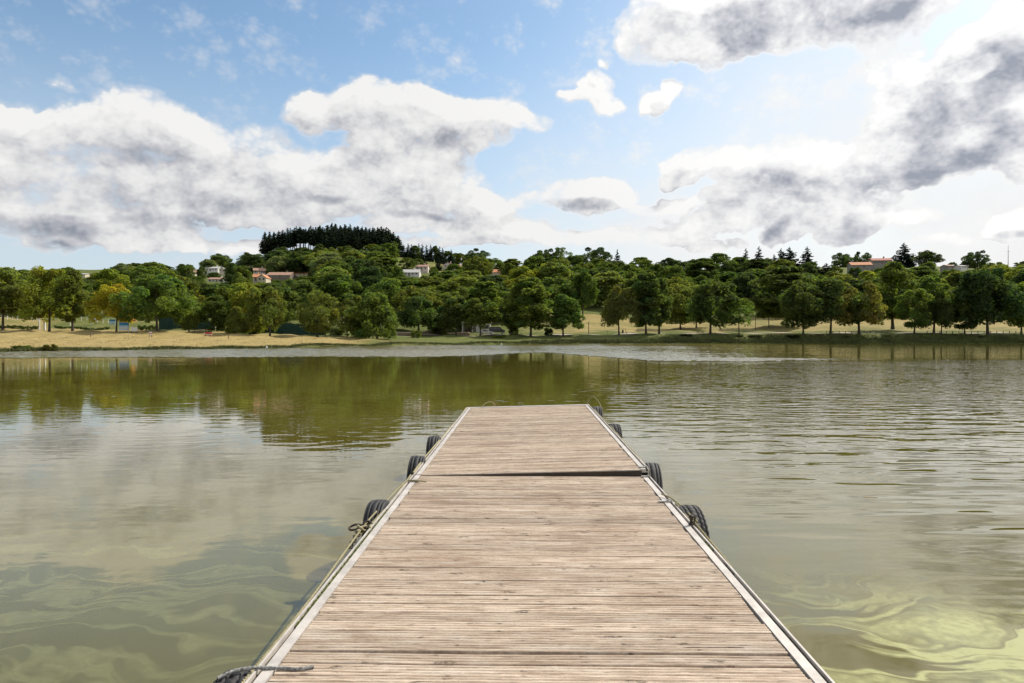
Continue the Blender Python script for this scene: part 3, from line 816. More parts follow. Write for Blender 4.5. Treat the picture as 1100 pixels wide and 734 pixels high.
# tyres hung along both sides as fenders
def tyre_mesh(seed, blocky, mat, rad=0.31, wid=0.2):
    NT_, prof = 144, []
    # half profile: (lateral, radius factor)
    lat = [-0.5, -0.5, -0.49, -0.44, -0.36, -0.355, -0.30, -0.295, -0.18, -0.175, -0.12, -0.115, 0.0]
    rr = [0.62, 0.70, 0.84, 0.955, 0.985, 0.94, 0.94, 0.992, 0.995, 0.95, 0.95, 1.0, 1.0]
    lat = lat + [-q for q in lat[-2::-1]]; rr = rr + rr[-2::-1]
    n = len(lat); rnd = random.Random(seed)
    V = []
    for a in range(NT_):
        th = 2 * math.pi * a / NT_
        for j in range(n):
            r = rr[j]
            if r > 0.95 and blocky:
                grp_ = 0 if abs(lat[j]) < 0.15 else (1 if abs(lat[j]) < 0.33 else 2)
                ph = (a + (2 if grp_ == 1 else 0)) % 4
                if ph == 0: r -= 0.045
            V.append((lat[j] * wid, r * rad * math.cos(th), r * rad * math.sin(th)))
    # inner lining
    for a in range(NT_):
        th = 2 * math.pi * a / NT_
        for (l_, r_) in ((0.44, 0.63), (0.44, 0.88), (0.0, 0.93), (-0.44, 0.88), (-0.44, 0.63)):
            V.append((l_ * wid, r_ * rad * math.cos(th), r_ * rad * math.sin(th)))
    F = []
    for a in range(NT_):
        b_ = (a + 1) % NT_
        for j in range(n - 1): F.append((a * n + j, b_ * n + j, b_ * n + j + 1, a * n + j + 1))
        o_ = NT_ * n
        for j in range(4): F.append((o_ + a * 5 + j, o_ + b_ * 5 + j, o_ + b_ * 5 + j + 1, o_ + a * 5 + j + 1))
        F.append((a * n + n - 1, b_ * n + n - 1, o_ + b_ * 5, o_ + a * 5))
        F.append((o_ + a * 5 + 4, o_ + b_ * 5 + 4, b_ * n, a * n))
    return np_mesh('tyre', np.array(V), np.array(F), mat)
TYRES = [   # side, distance along, radius, width, top above the deck, blocky tread, material, label
    (-1, 2.95, 0.31, 0.17, 0.008, True, RUBBER, 'shiny black tyre at the bottom edge, with the grey speckled rope over it'),
    (-1, 6.02, 0.32, 0.17, 0.04, False, RUBBER, 'smooth black tyre hanging beside the rope tangle and hook'),
    (-1, 8.15, 0.32, 0.19, 0.06, False, RUBBER, 'black tyre just beyond the step in the deck, nearer one of the close pair'),
    (-1, 9.85, 0.32, 0.19, 0.05, False, RUBBER, 'ribbed black tyre of the close pair, nearer the dock end and the tree reflection'),
    (1, 5.9, 0.32, 0.19, 0.035, True, RUBBER_DUSTY_LIT, 'dusty sunlit tyre with deep block tread under the double rope and bolt'),
    (1, 7.75, 0.31, 0.19, 0.06, False, RUBBER_DUSTY_LIT, 'dusty sunlit grey tyre hanging at the raised corner of the step'),
    (1, 11.0, 0.31, 0.19, 0.09, True, RUBBER_DUSTY_LIT, 'small looking dusty sunlit tyre on the raised rail, second from the dock end'),
    (1, 13.5, 0.30, 0.20, 0.11, False, RUBBER_DUSTY_LIT, 'pale tyre at the far dock corner below the upright rope loop'),
]
for i, (sd, y, rad, wid, top, blk, mat, lab) in enumerate(TYRES):
    o = link(bpy.data.objects.new('tyre', tyre_mesh(i, blk, mat, rad, wid)))
    o.location = dock_pt(sd * (HALF + 0.086 + wid / 2), y, top - rad)
    o.rotation_euler = (0.4 * i, R(random.Random(i).uniform(-4, 4)), -DOCK_YAW + R(random.Random(i + 50).uniform(-3, 3)))
    tag(o, lab, 'tyre', 'tyre fenders along the dock')

def smooth_path(pts, n=14):
    P_ = [Vector(q) for q in pts]; out = []
    for i in range(len(P_) - 1):
        p0 = P_[max(i - 1, 0)]; p1 = P_[i]; p2 = P_[i + 1]; p3 = P_[min(i + 2, len(P_) - 1)]
        for s_ in range(n):
            t_ = s_ / n
            out.append(0.5 * ((2 * p1) + (p2 - p0) * t_ + (2 * p0 - 5 * p1 + 4 * p2 - p3) * t_ ** 2 + (3 * p1 - p0 - 3 * p2 + p3) * t_ ** 3))
    out.append(P_[-1]); return out
def rope(name, pts, rad, mat, label, cat='rope', twist=0.0, strands=1):
    path = smooth_path([dock_pt(*q) for q in pts])
    mb = MB()
    if strands == 1: mb.tube(path, rad, 7)
    else:
        L = 0.0; acc = [0.0]
        fine_ = []
        for a in range(len(path) - 1):
            for q in range(4): fine_.append(path[a].lerp(path[a + 1], q / 4))
        fine_.append(path[-1]); path = fine_
        acc = [0.0]
        for a in range(1, len(path)): acc.append(acc[-1] + (path[a] - path[a - 1]).length)
        for s_ in range(strands):
            line = []
            for a, q in enumerate(path):
                d = (path[min(a + 1, len(path) - 1)] - path[max(a - 1, 0)]).normalized()
                u = d.cross(Vector((0, 0, 1))).normalized(); w = u.cross(d)
                an = acc[a] * twist + s_ * 2 * math.pi / strands
                line.append(q + (u * math.cos(an) + w * math.sin(an)) * rad * 0.55)
            mb.tube(line, rad * 0.62, 6)
    o = mb.build(name, mat, None, True)
    return tag(o, label, cat)
L_ = HALF + 0.083
rope('rope', [(-L_ - 0.006, 14.1, 0.01), (-L_ - 0.02, 12.6, -0.03), (-L_ - 0.012, 11.2, 0.0), (-L_ - 0.03, 10.2, -0.015), (-L_ - 0.012, 9.3, 0.015), (-L_ - 0.03, 8.4, 0.0), (-L_ + 0.0, 7.35, 0.022)], 0.011, ROPE,
     'thin pale rope running along the left rail past the close pair of black tyres', twist=130, strands=2)
rope('rope', [(-HALF + 0.12, 6.92, 0.016), (-HALF - 0.03, 6.95, 0.022), (-L_ - 0.012, 6.9, 0.016), (-L_ - 0.05, 6.3, 0.0), (-L_ - 0.085, 5.6, -0.02), (-L_ - 0.09, 5.35, -0.03), (-L_ - 0.075, 4.9, -0.03), (-L_ - 0.04, 4.1, -0.02), (-L_ - 0.022, 3.4, -0.01), (-L_ - 0.016, 2.7, 0.0), (-L_ - 0.014, 1.5, 0.0)], 0.008, ROPE,
     'pale taut mooring rope bowing out from the left rail through the hook', twist=150, strands=2)
rope('rope', [(-L_ - 0.012, 7.25, 0.018), (-L_ - 0.02, 6.6, -0.01), (-L_ - 0.024, 6.0, -0.02), (-L_ - 0.03, 5.5, -0.015), (-L_ + 0.005, 5.25, 0.014)], 0.008, ROPE,
     'second rope lying close against the rail in front of the smooth tyre', twist=150, strands=2)
rope('rope', [(-L_ - 0.13, 2.93, 0.012), (-L_ - 0.08, 2.97, 0.022), (-L_ - 0.02, 3.00, 0.022), (-HALF - 0.04, 3.02, 0.015), (-HALF + 0.04, 3.03, 0.009), (-HALF + 0.10, 3.025, 0.008), (-HALF + 0.17, 3.045, 0.008)], 0.0075, ROPE_GREY,
     'thick grey speckled rope tied across the rail to the tyre at the bottom edge', twist=110, strands=3)
rope('rope', [(HALF + 0.02, 6.35, 0.03), (L_ + 0.005, 6.2, 0.022), (L_ + 0.05, 5.8, 0.0), (L_ + 0.03, 5.42, 0.03)], 0.008, ROPE,
     'upper strand of the double rope leading to the bolt on the right rail', twist=150, strands=2)
rope('rope', [(L_ + 0.0, 6.05, 0.018), (L_ + 0.022, 5.7, -0.01), (L_ + 0.012, 5.4, 0.02), (L_ + 0.03, 5.1, -0.01), (L_ + 0.02, 4.6, -0.01), (L_ + 0.008, 4.2, -0.03)], 0.008, ROPE,
     'lower strand of the double rope, running on past the bolt along the right rail', twist=150, strands=2)
rope('rope', [(L_ + 0.004, 7.35, 0.05), (L_ + 0.03, 8.4, 0.05), (L_ + 0.02, 9.6, 0.06), (L_ + 0.035, 10.9, 0.06), (L_ + 0.015, 12.2, 0.07), (L_ + 0.012, 13.2, 0.08)], 0.010, ROPE,
     'rope running along the outside of the raised right rail over two dusty sunlit tyres', twist=130, strands=2)
rope('rope', [(L_ - 0.05, 14.1, 0.085), (L_ + 0.0, 14.12, 0.20), (L_ + 0.09, 14.05, 0.24), (L_ + 0.17, 13.9, 0.16), (L_ + 0.20, 13.7, 0.05), (L_ + 0.19, 13.45, -0.1)], 0.008, ROPE,
     'upright rope loop at the far right corner of the dock', twist=130, strands=2)
rope('rope', [(-HALF + 0.22, 14.15, 0.01), (-HALF + 0.30, 14.26, 0.09), (-HALF + 0.42, 14.33, 0.11), (-HALF + 0.50, 14.36, 0.02), (-HALF + 0.50, 14.34, -0.15)], 0.008, ROPE,
     'short rope arching over the pale end beam of the dock', twist=130, strands=2)

# hook with shackle rings on the left
hk = empty('mooring_hook', dock_pt(-L_ - 0.09, 5.38, -0.03), -DOCK_YAW, 'dark iron hook and ring tangled in rope beside the left rail', 'hook')
MB().tube(smooth_path([(0.05, 0.0, 0.0), (0.0, 0.02, 0.02), (-0.05, 0.03, 0.025), (-0.095, 0.01, 0.01), (-0.085, -0.02, -0.005), (-0.03, -0.02, 0.0)], 8), 0.009, 8).build('hook', IRON, hk, True)
def ring(mb, c, r, rad, rot, n=24):
    M_ = Euler(rot).to_matrix()
    mb.tube([Vector(c) + M_ @ Vector((r * math.cos(2 * math.pi * q / n), r * math.sin(2 * math.pi * q / n), 0)) for q in range(n)], rad, 8, closed=True)
    return mb
ring(MB(), (0.04, 0.03, 0.015), 0.036, 0.009, (1.1, 0.3, 0.2)).build('ring', IRON, hk, True)
ch = MB()
for q in range(7): ring(ch, (-0.01 - 0.004 * q, -0.03 - 0.035 * q, -0.005 - 0.012 * q), 0.022, 0.006, (1.57 * (q % 2), 0.2, 1.4), 14)
ch.build('chain', IRON, hk, True)
kn = MB()
rk = random.Random(2)
kn.tube(smooth_path([(rk.uniform(-0.05, 0.05), rk.uniform(-0.09, 0.06), rk.uniform(-0.03, 0.035)) for q in range(12)], 8), 0.009, 7)
kn.build('rope_knot', ROPE, hk, True)
bl = empty('rail_bolt', dock_pt(L_ - 0.02, 5.40, 0.01), -DOCK_YAW, 'stubby rusty eye bolt on the right rail where the double rope is tied', 'bolt')
MB().lathe([(0.022, 0.0), (0.022, 0.012), (0.012, 0.014), (0.012, 0.05), (0.02, 0.055), (0.02, 0.07), (0.006, 0.078)], 12).build('bolt', IRON, bl, True)
ring(MB(), (0.012, 0.0, 0.045), 0.026, 0.007, (1.4, 0.0, 0.6), 16).build('ring', IRON, bl, True)

# ------------------------------------------------------------------ trees
def unit(v): return v / np.maximum(np.linalg.norm(v, axis=-1, keepdims=True), 1e-9)
def leaf_cards(cen, nrm, size, rng, droop=0.0):
    """one bent diamond of leaves per centre"""
    n = len(cen)
    a = unit(np.cross(nrm, unit(rng.normal(size=(n, 3)))))
    if droop: a = unit(a + np.array([0, 0, -droop]))
    b = unit(np.cross(nrm, a))
    s = size[:, None]
    el_ = rng.uniform(0.55, 1.0, (n, 1))
    v0 = cen - a * s; v2 = cen + a * s
    v1 = cen + b * s * el_ + nrm * s * 0.25; v3 = cen - b * s * el_ + nrm * s * 0.15
    V = np.stack([v0, v1, v2, v3], 1).reshape(-1, 3)
    F = np.arange(n * 4).reshape(n, 4)
    return V, F
def limb_mesh(name, rng, height, trunk_h, crown_r, lean, nlimb, rad, fork=False):
    mb = MB()
    top = height * 0.82
    def trunk_pt(t):
        return Vector((lean[0] * t * t * height + 0.10 * math.sin(3 * t + lean[1] * 9), lean[1] * t * t * height + 0.10 * math.sin(4 * t), t * top))
    n = 9
    mb.tube([trunk_pt(-0.02)] + [trunk_pt(q / n) for q in range(n + 1)], [rad * 1.6] + [rad * (1.25 if q == 0 else 1.0) * (1 - 0.86 * (q / n) ** 0.9) for q in range(n + 1)], 8)
    for q in range(nlimb):
        f = (q + 0.5) / nlimb
        t0 = (trunk_h / top) * 0.85 + f * 0.55
        p0 = trunk_pt(min(t0, 0.95)); an = q * 2.4 + rng.uniform(-0.4, 0.4)
        ln = crown_r * (0.95 - 0.45 * f) * rng.uniform(0.75, 1.05)
        up = rng.uniform(0.45, 0.95)
        d = Vector((math.cos(an), math.sin(an), up))
        p1 = p0 + d * ln * 0.45; p2 = p0 + d * ln * 0.8 + Vector((0, 0, ln * 0.15))
        r0 = rad * (0.55 - 0.3 * f)
        mb.tube([p0, p1, p2], [r0, r0 * 0.6, r0 * 0.2], 6)
        for w in range(2):
            an2 = an + (w - 0.5) * 1.5; d2 = Vector((math.cos(an2), math.sin(an2), rng.uniform(0.3, 1.0)))
            mb.tube([p1, p1 + d2 * ln * 0.45], [r0 * 0.45, r0 * 0.12], 5)
    return mb.mesh(name, BARK, True)
def broadleaf(seed, H=14.0, r=5.0, t_h=3.0, shape='round', puffs=52, leaves=95, lean=(0, 0), gap=0.0, rad=0.26, size=0.36, droop=0.0):
    leaves = int(leaves * 1.9); size = size * 0.74
    rng = np.random.default_rng(seed); prng = random.Random(seed)
    ch = H - t_h * 0.8; cz = t_h * 0.8
    def env(t):
        if shape == 'dome': return np.sqrt(np.clip(1 - ((t - 0.18) / 0.84) ** 2, 0, 1))
        if shape == 'tall': return np.clip(np.sin(np.pi * np.clip(t * 0.94 + 0.06, 0, 1)) ** 0.6, 0, 1) * (1 - 0.25 * t)
        if shape == 'cone': return np.clip(1.08 - t, 0, 1) ** 0.75 * np.clip(t * 7 + 0.35, 0, 1)
        return np.clip(np.sin(np.pi * np.clip(t * 0.90 + 0.08, 0, 1)), 0, 1) ** 0.62
    ph = rng.uniform(0, 6.28, 4)
    C = []; PR = []
    tries = 0
    while len(C) < puffs and tries < 4000:
        tries += 1
        t = rng.uniform(0.02, 0.97); an = rng.uniform(0, 6.28)
        lop = 1 + 0.25 * math.sin(an + ph[0]) + 0.17 * math.sin(2 * an + ph[1] + t * 3) + 0.10 * math.sin(5 * t + ph[2])
        rr = r * float(env(t)) * lop * math.sqrt(rng.uniform(0.22, 1.0)) * 0.86
        c = np.array([rr * math.cos(an) + lean[0] * t * t * H, rr * math.sin(an) + lean[1] * t * t * H, cz + t * ch])
        pr = r * rng.uniform(0.17, 0.30) * (1.0 if t < 0.8 else 0.8)
        if C and gap and min(np.linalg.norm(c - q) for q in C) < gap * r: continue
        C.append(c); PR.append(pr)
    C = np.array(C); PR = np.array(PR); n = len(C)
    tp = rng.normal(1.0, 0.14, n).clip(0.6, 1.5); hue = rng.normal(0, 0.07, n)
    which = np.repeat(np.arange(n), leaves)
    d = unit(rng.normal(size=(len(which), 3)) + np.array([0, 0, 0.35]))
    sh = rng.uniform(0.45, 1.0, len(which)) ** 0.5 * rng.uniform(0.85, 1.2, len(which))
    P_ = C[which] + d * (PR[which] * sh)[:, None] * np.array([1.08, 1.08, 0.98])
    if droop: P_[:, 2] -= droop * rng.uniform(0, 1, len(which)) ** 2 * PR[which] * 2.2
    nr = unit(d * 0.9 + rng.normal(size=d.shape) * 0.75 + np.array([0, 0, 0.25]))
    sz = size * rng.uniform(0.6, 1.25, len(which))
    keep = P_[:, 2] > t_h * (0.55 if t_h < 1 else 0.92) * (1 + 0.30 * np.sin(3 * np.arctan2(P_[:, 1], P_[:, 0]) + ph[3]) + 0.22 * (rng.uniform(-1, 1, n)[which]))
    P_, nr, sz, which = P_[keep], nr[keep], sz[keep], which[keep]
    V, F = leaf_cards(P_, nr, sz, rng, droop * 0.8)
    lt = tp[which] * rng.normal(1.0, 0.09, len(which)).clip(0.6, 1.5); hh = hue[which]
    T = np.stack([lt * (1 + hh), lt, lt * (1 - hh * 0.5)], 1).clip(0, 3)
    T = np.repeat(T, 4, 0)
    crown = np_mesh('crown', V, F, LEAF, T)
    trunk = limb_mesh('trunk', prng, H, t_h, r, lean, 7, rad)
    zmax = float(np.percentile(V[:, 2], 99.6)); w = float(np.percentile(np.abs(V[:, 0] - np.median(V[:, 0])), 97.5)) * 2
    return dict(trunk=trunk, crown=crown, H=zmax, W=w)
def spruce(seed, H=26.0, r=3.0, bare=0.3, layers=26, dens=26, ragged=0.25, size=0.55, drop=0.35, rad=0.24):
    rng = np.random.default_rng(seed); prng = random.Random(seed)
    P_ = []; N_ = []; S_ = []; Tn = []
    mb = MB(); mb.tube([(0, 0, -0.3), (0, 0, H * 0.5), (0, 0, H * 0.97)], [rad * 1.2, rad * 0.7, 0.03], 7)
    for q in range(layers):
        f = q / (layers - 1)
        z = H * (bare + (1 - bare) * f * 0.98)
        rl = r * (1 - f) ** 0.8 * (0.55 + 0.45 * min(1, f * 6 + 0.3)) + 0.25
        nb = max(3, int(8 - 4 * f))
        for b_ in range(nb):
            an = rng.uniform(0, 6.28); ln = rl * rng.uniform(1 - ragged * 1.6, 1 + ragged)
            tn = rng.normal(1, 0.2)
            m_ = max(4, int(dens * ln / r))
            t = rng.uniform(0.12, 1.0, m_)
            side = rng.normal(0, 0.18, m_) * ln * (1.1 - t)
            xx = np.cos(an) * t * ln - np.sin(an) * side; yy = np.sin(an) * t * ln + np.cos(an) * side
            zz = z - drop * t * t * ln + 0.22 * (t ** 3) * ln + rng.normal(0, 0.14, m_) - np.abs(side) * 0.3
            P_.append(np.stack([xx, yy, zz], 1)); N_.append(rng.normal(size=(m_, 3)) * 0.6 + np.array([0, 0, 0.8])); S_.append(size * rng.uniform(0.5, 1.2, m_) * (0.6 + 0.4 * (1 - f))); Tn.append(np.full(m_, tn))
            if ln > 0.8: mb.tube([(0, 0, z), (math.cos(an) * ln * 0.8, math.sin(an) * ln * 0.8, z - drop * 0.6 * ln)], [0.05, 0.015], 4)
    if bare > 0.15:
        for q in range(34):      # dead stubs on the bare stem
            an = rng.uniform(0, 6.28); z = rng.uniform(0.25, bare * H * 1.0) if bare * H > 1 else 0.5
            ln = rng.uniform(0.6, 2.0); mb.tube([(0, 0, z), (math.cos(an) * ln, math.sin(an) * ln, z - 0.3)], [0.07, 0.02], 4)
    P_ = np.concatenate(P_); N_ = unit(np.concatenate(N_)); S_ = np.concatenate(S_); Tn = np.concatenate(Tn).clip(0.55, 1.5)
    V, F = leaf_cards(P_, N_, S_, rng, 0.35)
    lt = np.repeat(Tn * rng.normal(1, 0.12, len(Tn)).clip(0.6, 1.4), 4)
    crown = np_mesh('crown', V, F, NEEDLE, np.stack([lt, lt, lt], 1))
    return dict(trunk=mb.mesh('trunk', BARK, True), crown=crown, H=float(V[:, 2].max()), W=float(np.percentile(np.abs(V[:, 0]), 97)) * 2)

BL = {
    'round1': broadleaf(1, 14, 5.2, 3.0, 'round', 58, 95),
    'round2': broadleaf(2, 14, 5.0, 2.6, 'round', 50, 100, lean=(0.02, 0)),
    'round3': broadleaf(3, 14, 5.6, 2.4, 'round', 64, 90, gap=0.20),
    'dome1': broadleaf(4, 12, 6.2, 3.2, 'dome', 66, 90),
    'dome2': broadleaf(5, 12, 6.0, 2.8, 'dome', 60, 92, lean=(-0.03, 0.0)),
    'dome3': broadleaf(15, 12, 6.0, 3.4, 'dome', 56, 95, gap=0.2),
    'tall1': broadleaf(6, 17, 4.6, 2.6, 'tall', 62, 92),
    'tall2': broadleaf(7, 17, 4.4, 3.4, 'tall', 54, 95, lean=(0.025, 0), rad=0.36),
    'low1': broadleaf(8, 13, 5.6, 0.9, 'round', 70, 95),
    'low2': broadleaf(9, 13, 5.2, 0.7, 'tall', 66, 95),
    'low3': broadleaf(16, 12, 5.6, 0.8, 'dome', 66, 95),
    'willow': broadleaf(10, 14, 4.8, 1.8, 'round', 60, 110, droop=0.8, size=0.30),
    'loose': broadleaf(11, 14, 4.8, 3.2, 'round', 34, 70, gap=0.32, size=0.34),
    'sparse': broadleaf(12, 12, 4.4, 3.6, 'round', 24, 45, gap=0.36, size=0.32, rad=0.16),
    'cone': broadleaf(13, 14, 4.8, 2.8, 'cone', 60, 95),
    'oak': broadleaf(14, 13, 6.0, 2.8, 'dome', 30, 120, gap=0.36, size=0.40, rad=0.34),
    'high1': broadleaf(18, 14, 5.2, 4.3, 'round', 60, 95),
    'high2': broadleaf(19, 14, 5.6, 4.0, 'dome', 60, 95),
    'high3': broadleaf(29, 14, 5.4, 5.0, 'dome', 60, 95),
    'bush': broadleaf(17, 4.0, 2.4, 0.15, 'dome', 36, 90, size=0.22, rad=0.07),
}
SP = {
    'spruce1': spruce(21, 26, 3.0, 0.30, dens=32), 'spruce2': spruce(22, 26, 2.6, 0.36, dens=30, ragged=0.35), 'spruce3': spruce(23, 25, 3.3, 0.24, 26, 36), 'spruce_bare1': spruce(27, 26, 2.8, 0.45, 20, 30), 'spruce_bare2': spruce(28, 26, 2.4, 0.5, 18, 28, 0.35),
    'spruce_full': spruce(24, 18, 3.4, 0.05, 22, 34), 'cedar': spruce(25, 18, 5.0, 0.06, 19, 105, 0.35, 0.50, 0.16, 0.3), 'cedar2': spruce(26, 19, 4.0, 0.05, 20, 85, 0.40, 0.50, 0.18, 0.3),
}
TONE = {   # leaf colours (reflectance)
    'dark': (0.084, 0.114, 0.038), 'deep': (0.056, 0.082, 0.034), 'mid': (0.100, 0.140, 0.037), 'olive': (0.128, 0.152, 0.040),
    'light': (0.160, 0.190, 0.056), 'yellow': (0.270, 0.250, 0.036), 'lime': (0.190, 0.215, 0.040), 'grey': (0.150, 0.180, 0.092), 'brown': (0.132, 0.134, 0.044),
    'spruce': (0.036, 0.054, 0.036), 'cedar': (0.026, 0.040, 0.034),
}
trnd = random.Random(77)
def plant(name, proto, px, D, top_y, wpx, tone, label, group=None, cat='tree', rot=None, hz=None, base=None):
    """a tree whose foot stands on the land at distance D, as tall and wide as it looks in the photograph"""
    pr = proto
    p = at(px, D, -0.12)
    Hm = max(0.35 if name == 'bush' else 1.2, (HY - top_y) / FPX * D + EYE - p.z)
    if hz: Hm = hz
    Wm = wpx / FPX * D
    t = empty(name, p, trnd.uniform(0, 6.28) if rot is None else rot, label, cat, group)
    sz = Hm / pr['H']; sx = Wm / pr['W'] if wpx else sz
    c_ = TONE[tone]; j = trnd.uniform(0.95, 1.22)
    for part in ('trunk', 'crown'):
        o = bpy.data.objects.new(part, pr[part]); o.scale = (sx, sx, sz) if part == 'crown' else ((sx + sz) / 2,) * 2 + (sz,)
        o.color = (c_[0] * j * trnd.uniform(0.94, 1.08), c_[1] * j, c_[2] * j, 1)
        link(o, t)
    return t

B = BL
GF = 'trees along the lake shore'
FRONT = [   # px, distance, top, width, shape, tone, label
    (3, 152, 288, 50, 'high1', 'light', 'yellowish green tree cut by the left picture edge, before the white rail fence'),
    (53, 151, 289, 52, 'high2', 'lime', 'large bright green shore tree just left of the white post pair'),
    (78, 152, 291, 30, 'tall2', 'olive', 'tall loose olive shore tree between the bright green one and the yellow-topped one'),
    (125, 151, 306, 42, 'dome3', 'yellow', 'yellow-topped shore tree standing right beside the big blue and white board'),
    (169, 151, 297, 62, 'dome1', 'mid', 'broad dark green shore tree with hanging curls, just left of the green tennis mesh'),
    (203, 158, 321, 24, 'willow', 'light', 'small pale drooping tree behind the broad one, over the tennis mesh'),
    (233, 160, 318, 28, 'low2', 'mid', 'mid green leafy tree behind the red and white bench'),
    (254, 152, 330, 28, 'low3', 'olive', 'short bushy tree standing left of the white globe lamp'),
    (266, 166, 305, 40, 'low1', 'lime', 'bright yellow-green crown showing above the short bushy tree near the lamp'),
    (290, 152, 309, 40, 'dome2', 'olive', 'shore tree with brown and yellow tinge, just right of the white globe lamp'),
    (341, 156, 313, 40, 'willow', 'light', 'pale willowy tree on slim trunks at the end of the dry beach'),
    (373, 168, 322, 28, 'loose', 'brown', 'thin brownish tree between the pale willowy tree and the big dark shore tree'),
    (405, 161, 315, 54, 'low3', 'mid', 'big wide shore tree with several stems at the tip of the beach'),
    (384, 172, 318, 26, 'low2', 'olive', 'olive tree tucked behind the left flank of the big multi-stemmed tree'),
    (449, 186, 319, 38, 'dome1', 'dark', 'dark round tree on the road bank behind the lone waterside bush'),
    (471, 190, 323, 26, 'low2', 'olive', 'yellow-green narrow tree touching the right side of the dark round tree'),
    (490, 190, 320, 30, 'high3', 'dark', 'dark tree just left of the white kiosk'),
    (516, 187, 320, 34, 'high3', 'olive', 'olive and yellow tree standing in front of the white kiosk'),
    (550, 192, 316, 26, 'low2', 'dark', 'dark shaded tree on the left flank of the tall olive tree past the parked vehicles'),
    (570, 186, 299, 46, 'tall1', 'olive', 'tall full olive green tree just right of the parked dark van'),
    (605, 187, 317, 34, 'cone', 'mid', 'egg-shaped dark tree with a bright right edge beside the goal-like pole'),
    (626, 268, 292, 26, 'round1', 'mid', 'round tree halfway up the dry slope above the egg-shaped tree'),
    (665, 190, 309, 40, 'dome3', 'brown', 'low spreading brownish tree on a pale forked trunk beside the dark bin'),
    (694, 190, 294, 34, 'tall1', 'dark', 'dark tall tree on twin trunks to the right of the low spreading brownish tree'),
    (708, 192, 300, 30, 'tall2', 'dark', 'tall dark tree on a single slim trunk, right of the twin-trunked one'),
    (731, 226, 306, 40, 'round3', 'olive', 'tree set back in the meadow left of the picnic bench'),
    (748, 228, 312, 34, 'dome1', 'mid', 'thick-trunked meadow tree behind the picnic bench'),
    (763, 190, 302, 58, 'dome2', 'dark', 'very wide dark bank tree just right of the picnic bench'),
    (794, 189, 319, 40, 'sparse', 'mid', 'thin airy bank tree with a forked black trunk'),
    (826, 226, 317, 34, 'sparse', 'light', 'sparse pale meadow tree with several thin stems'),
    (845, 224, 287, 58, 'tall1', 'dark', 'tall massive meadow tree with a thick dark trunk below the skyline cedars'),
    (863, 190, 303, 44, 'round3', 'dark', 'dark bank tree in front of the massive meadow tree'),
    (892, 190, 300, 52, 'dome1', 'dark', 'smooth domed dark tree on the bank, straight below the red-roofed hill house'),
    (923, 190, 303, 46, 'oak', 'brown', 'brownish-topped bank tree with a forked trunk, right of the smooth domed tree'),
    (959, 212, 282, 44, 'tall2', 'mid', 'tallest meadow tree with a thick straight trunk, under the lone skyline cedar'),
    (982, 191, 311, 36, 'round2', 'mid', 'modest round bank tree just right of the tallest thick-trunked tree'),
    (1003, 196, 299, 44, 'round1', 'mid', 'full green bank tree on a stout dark trunk with a slimmer tree close beside it'),
    (1011, 190, 318, 26, 'dome3', 'dark', 'slim tree squeezed against the stout-trunked full green tree'),
    (1036, 191, 320, 30, 'round2', 'dark', 'small bank tree with a thin leaning trunk, left of the huge dark tree'),
    (1061, 190, 290, 62, 'dome2', 'deep', 'huge dark spreading bank tree near the right picture edge'),
    (1097, 191, 304, 34, 'round3', 'mid', 'bank tree cut off by the right picture edge'),
]
for (px, D, ty, w, sh, tone, lab) in FRONT:
    t = plant('broadleaf_tree', B[sh], px, D, ty, w, tone, lab, GF)
# a few whose twin trunks show
for px, D in ((699, 190),):
    pass

# ---- the wooded hill
SKY_PX = [-80, 0, 20, 50, 85, 115, 150, 190, 205, 222, 235, 246, 262, 270, 280, 286, 300, 420, 430, 445, 470, 492, 505, 520, 535, 560, 590, 605, 640, 660, 680, 700, 720, 745, 770, 790, 812, 850, 880, 900, 960, 985, 1000, 1040, 1060, 1075, 1110, 1180]
SKY_Y = [286, 287, 289, 291, 285, 284, 282, 282, 281, 279, 273, 281, 282, 273, 279, 280, 262, 262, 262, 262, 264, 272, 272, 268, 276, 281, 268, 266, 270, 268, 276, 274, 273, 277, 271, 270, 276, 280, 283, 283, 285, 284, 283, 285, 280, 284, 281, 280]
def skyline(px): return float(np.interp(px, SKY_PX, SKY_Y))
# sight lines kept open so that houses, the pasture and the lawn can be seen: left, right, lowest picture height, distance
OPEN = [(292, 336, 265, 690), (203, 214, 296.5, 440), (221, 245, 292.5, 470), (225, 243, 304, 400), (271, 288, 303.5, 400), (268, 290, 303.5, 400), (290, 316, 300.5, 420), (316, 337, 296.5, 440),
        (429, 461, 297, 440), (446, 462, 292, 480), (475, 498, 289.5, 520), (431, 500, 289, 620), (528, 539, 295, 440), (88, 97, 297.5, 430), (896, 906, 290, 430), (909, 958, 286, 430), (1016, 1036, 289, 430),
        (612, 640, 352, 255), (640, 1110, 357, 222), (880, 1110, 352, 262)]
def tone_name(t): return {'dark': 'dark green', 'deep': 'very dark', 'mid': 'mid green', 'olive': 'olive', 'light': 'pale green', 'lime': 'bright green', 'yellow': 'yellowish', 'grey': 'greyish green', 'brown': 'brownish'}[t]
ZONES = [   # left, right, words for where in the wood
    (-100, 60, 'above the white rail fence'), (60, 150, 'above the blue and white boards'), (150, 262, 'around the pale hill houses'),
    (262, 345, 'below the orange roofs'), (345, 430, 'below the spruce plantation'), (430, 530, 'below the hill pasture'),
    (530, 610, 'behind the dark van'), (610, 700, 'above the dry slope'), (700, 800, 'behind the picnic bench'),
    (800, 900, 'below the skyline cedars'), (900, 985, 'below the red-roofed house'), (985, 1200, 'below the right-end skyline oak')]
hr = random.Random(31)
planted = []
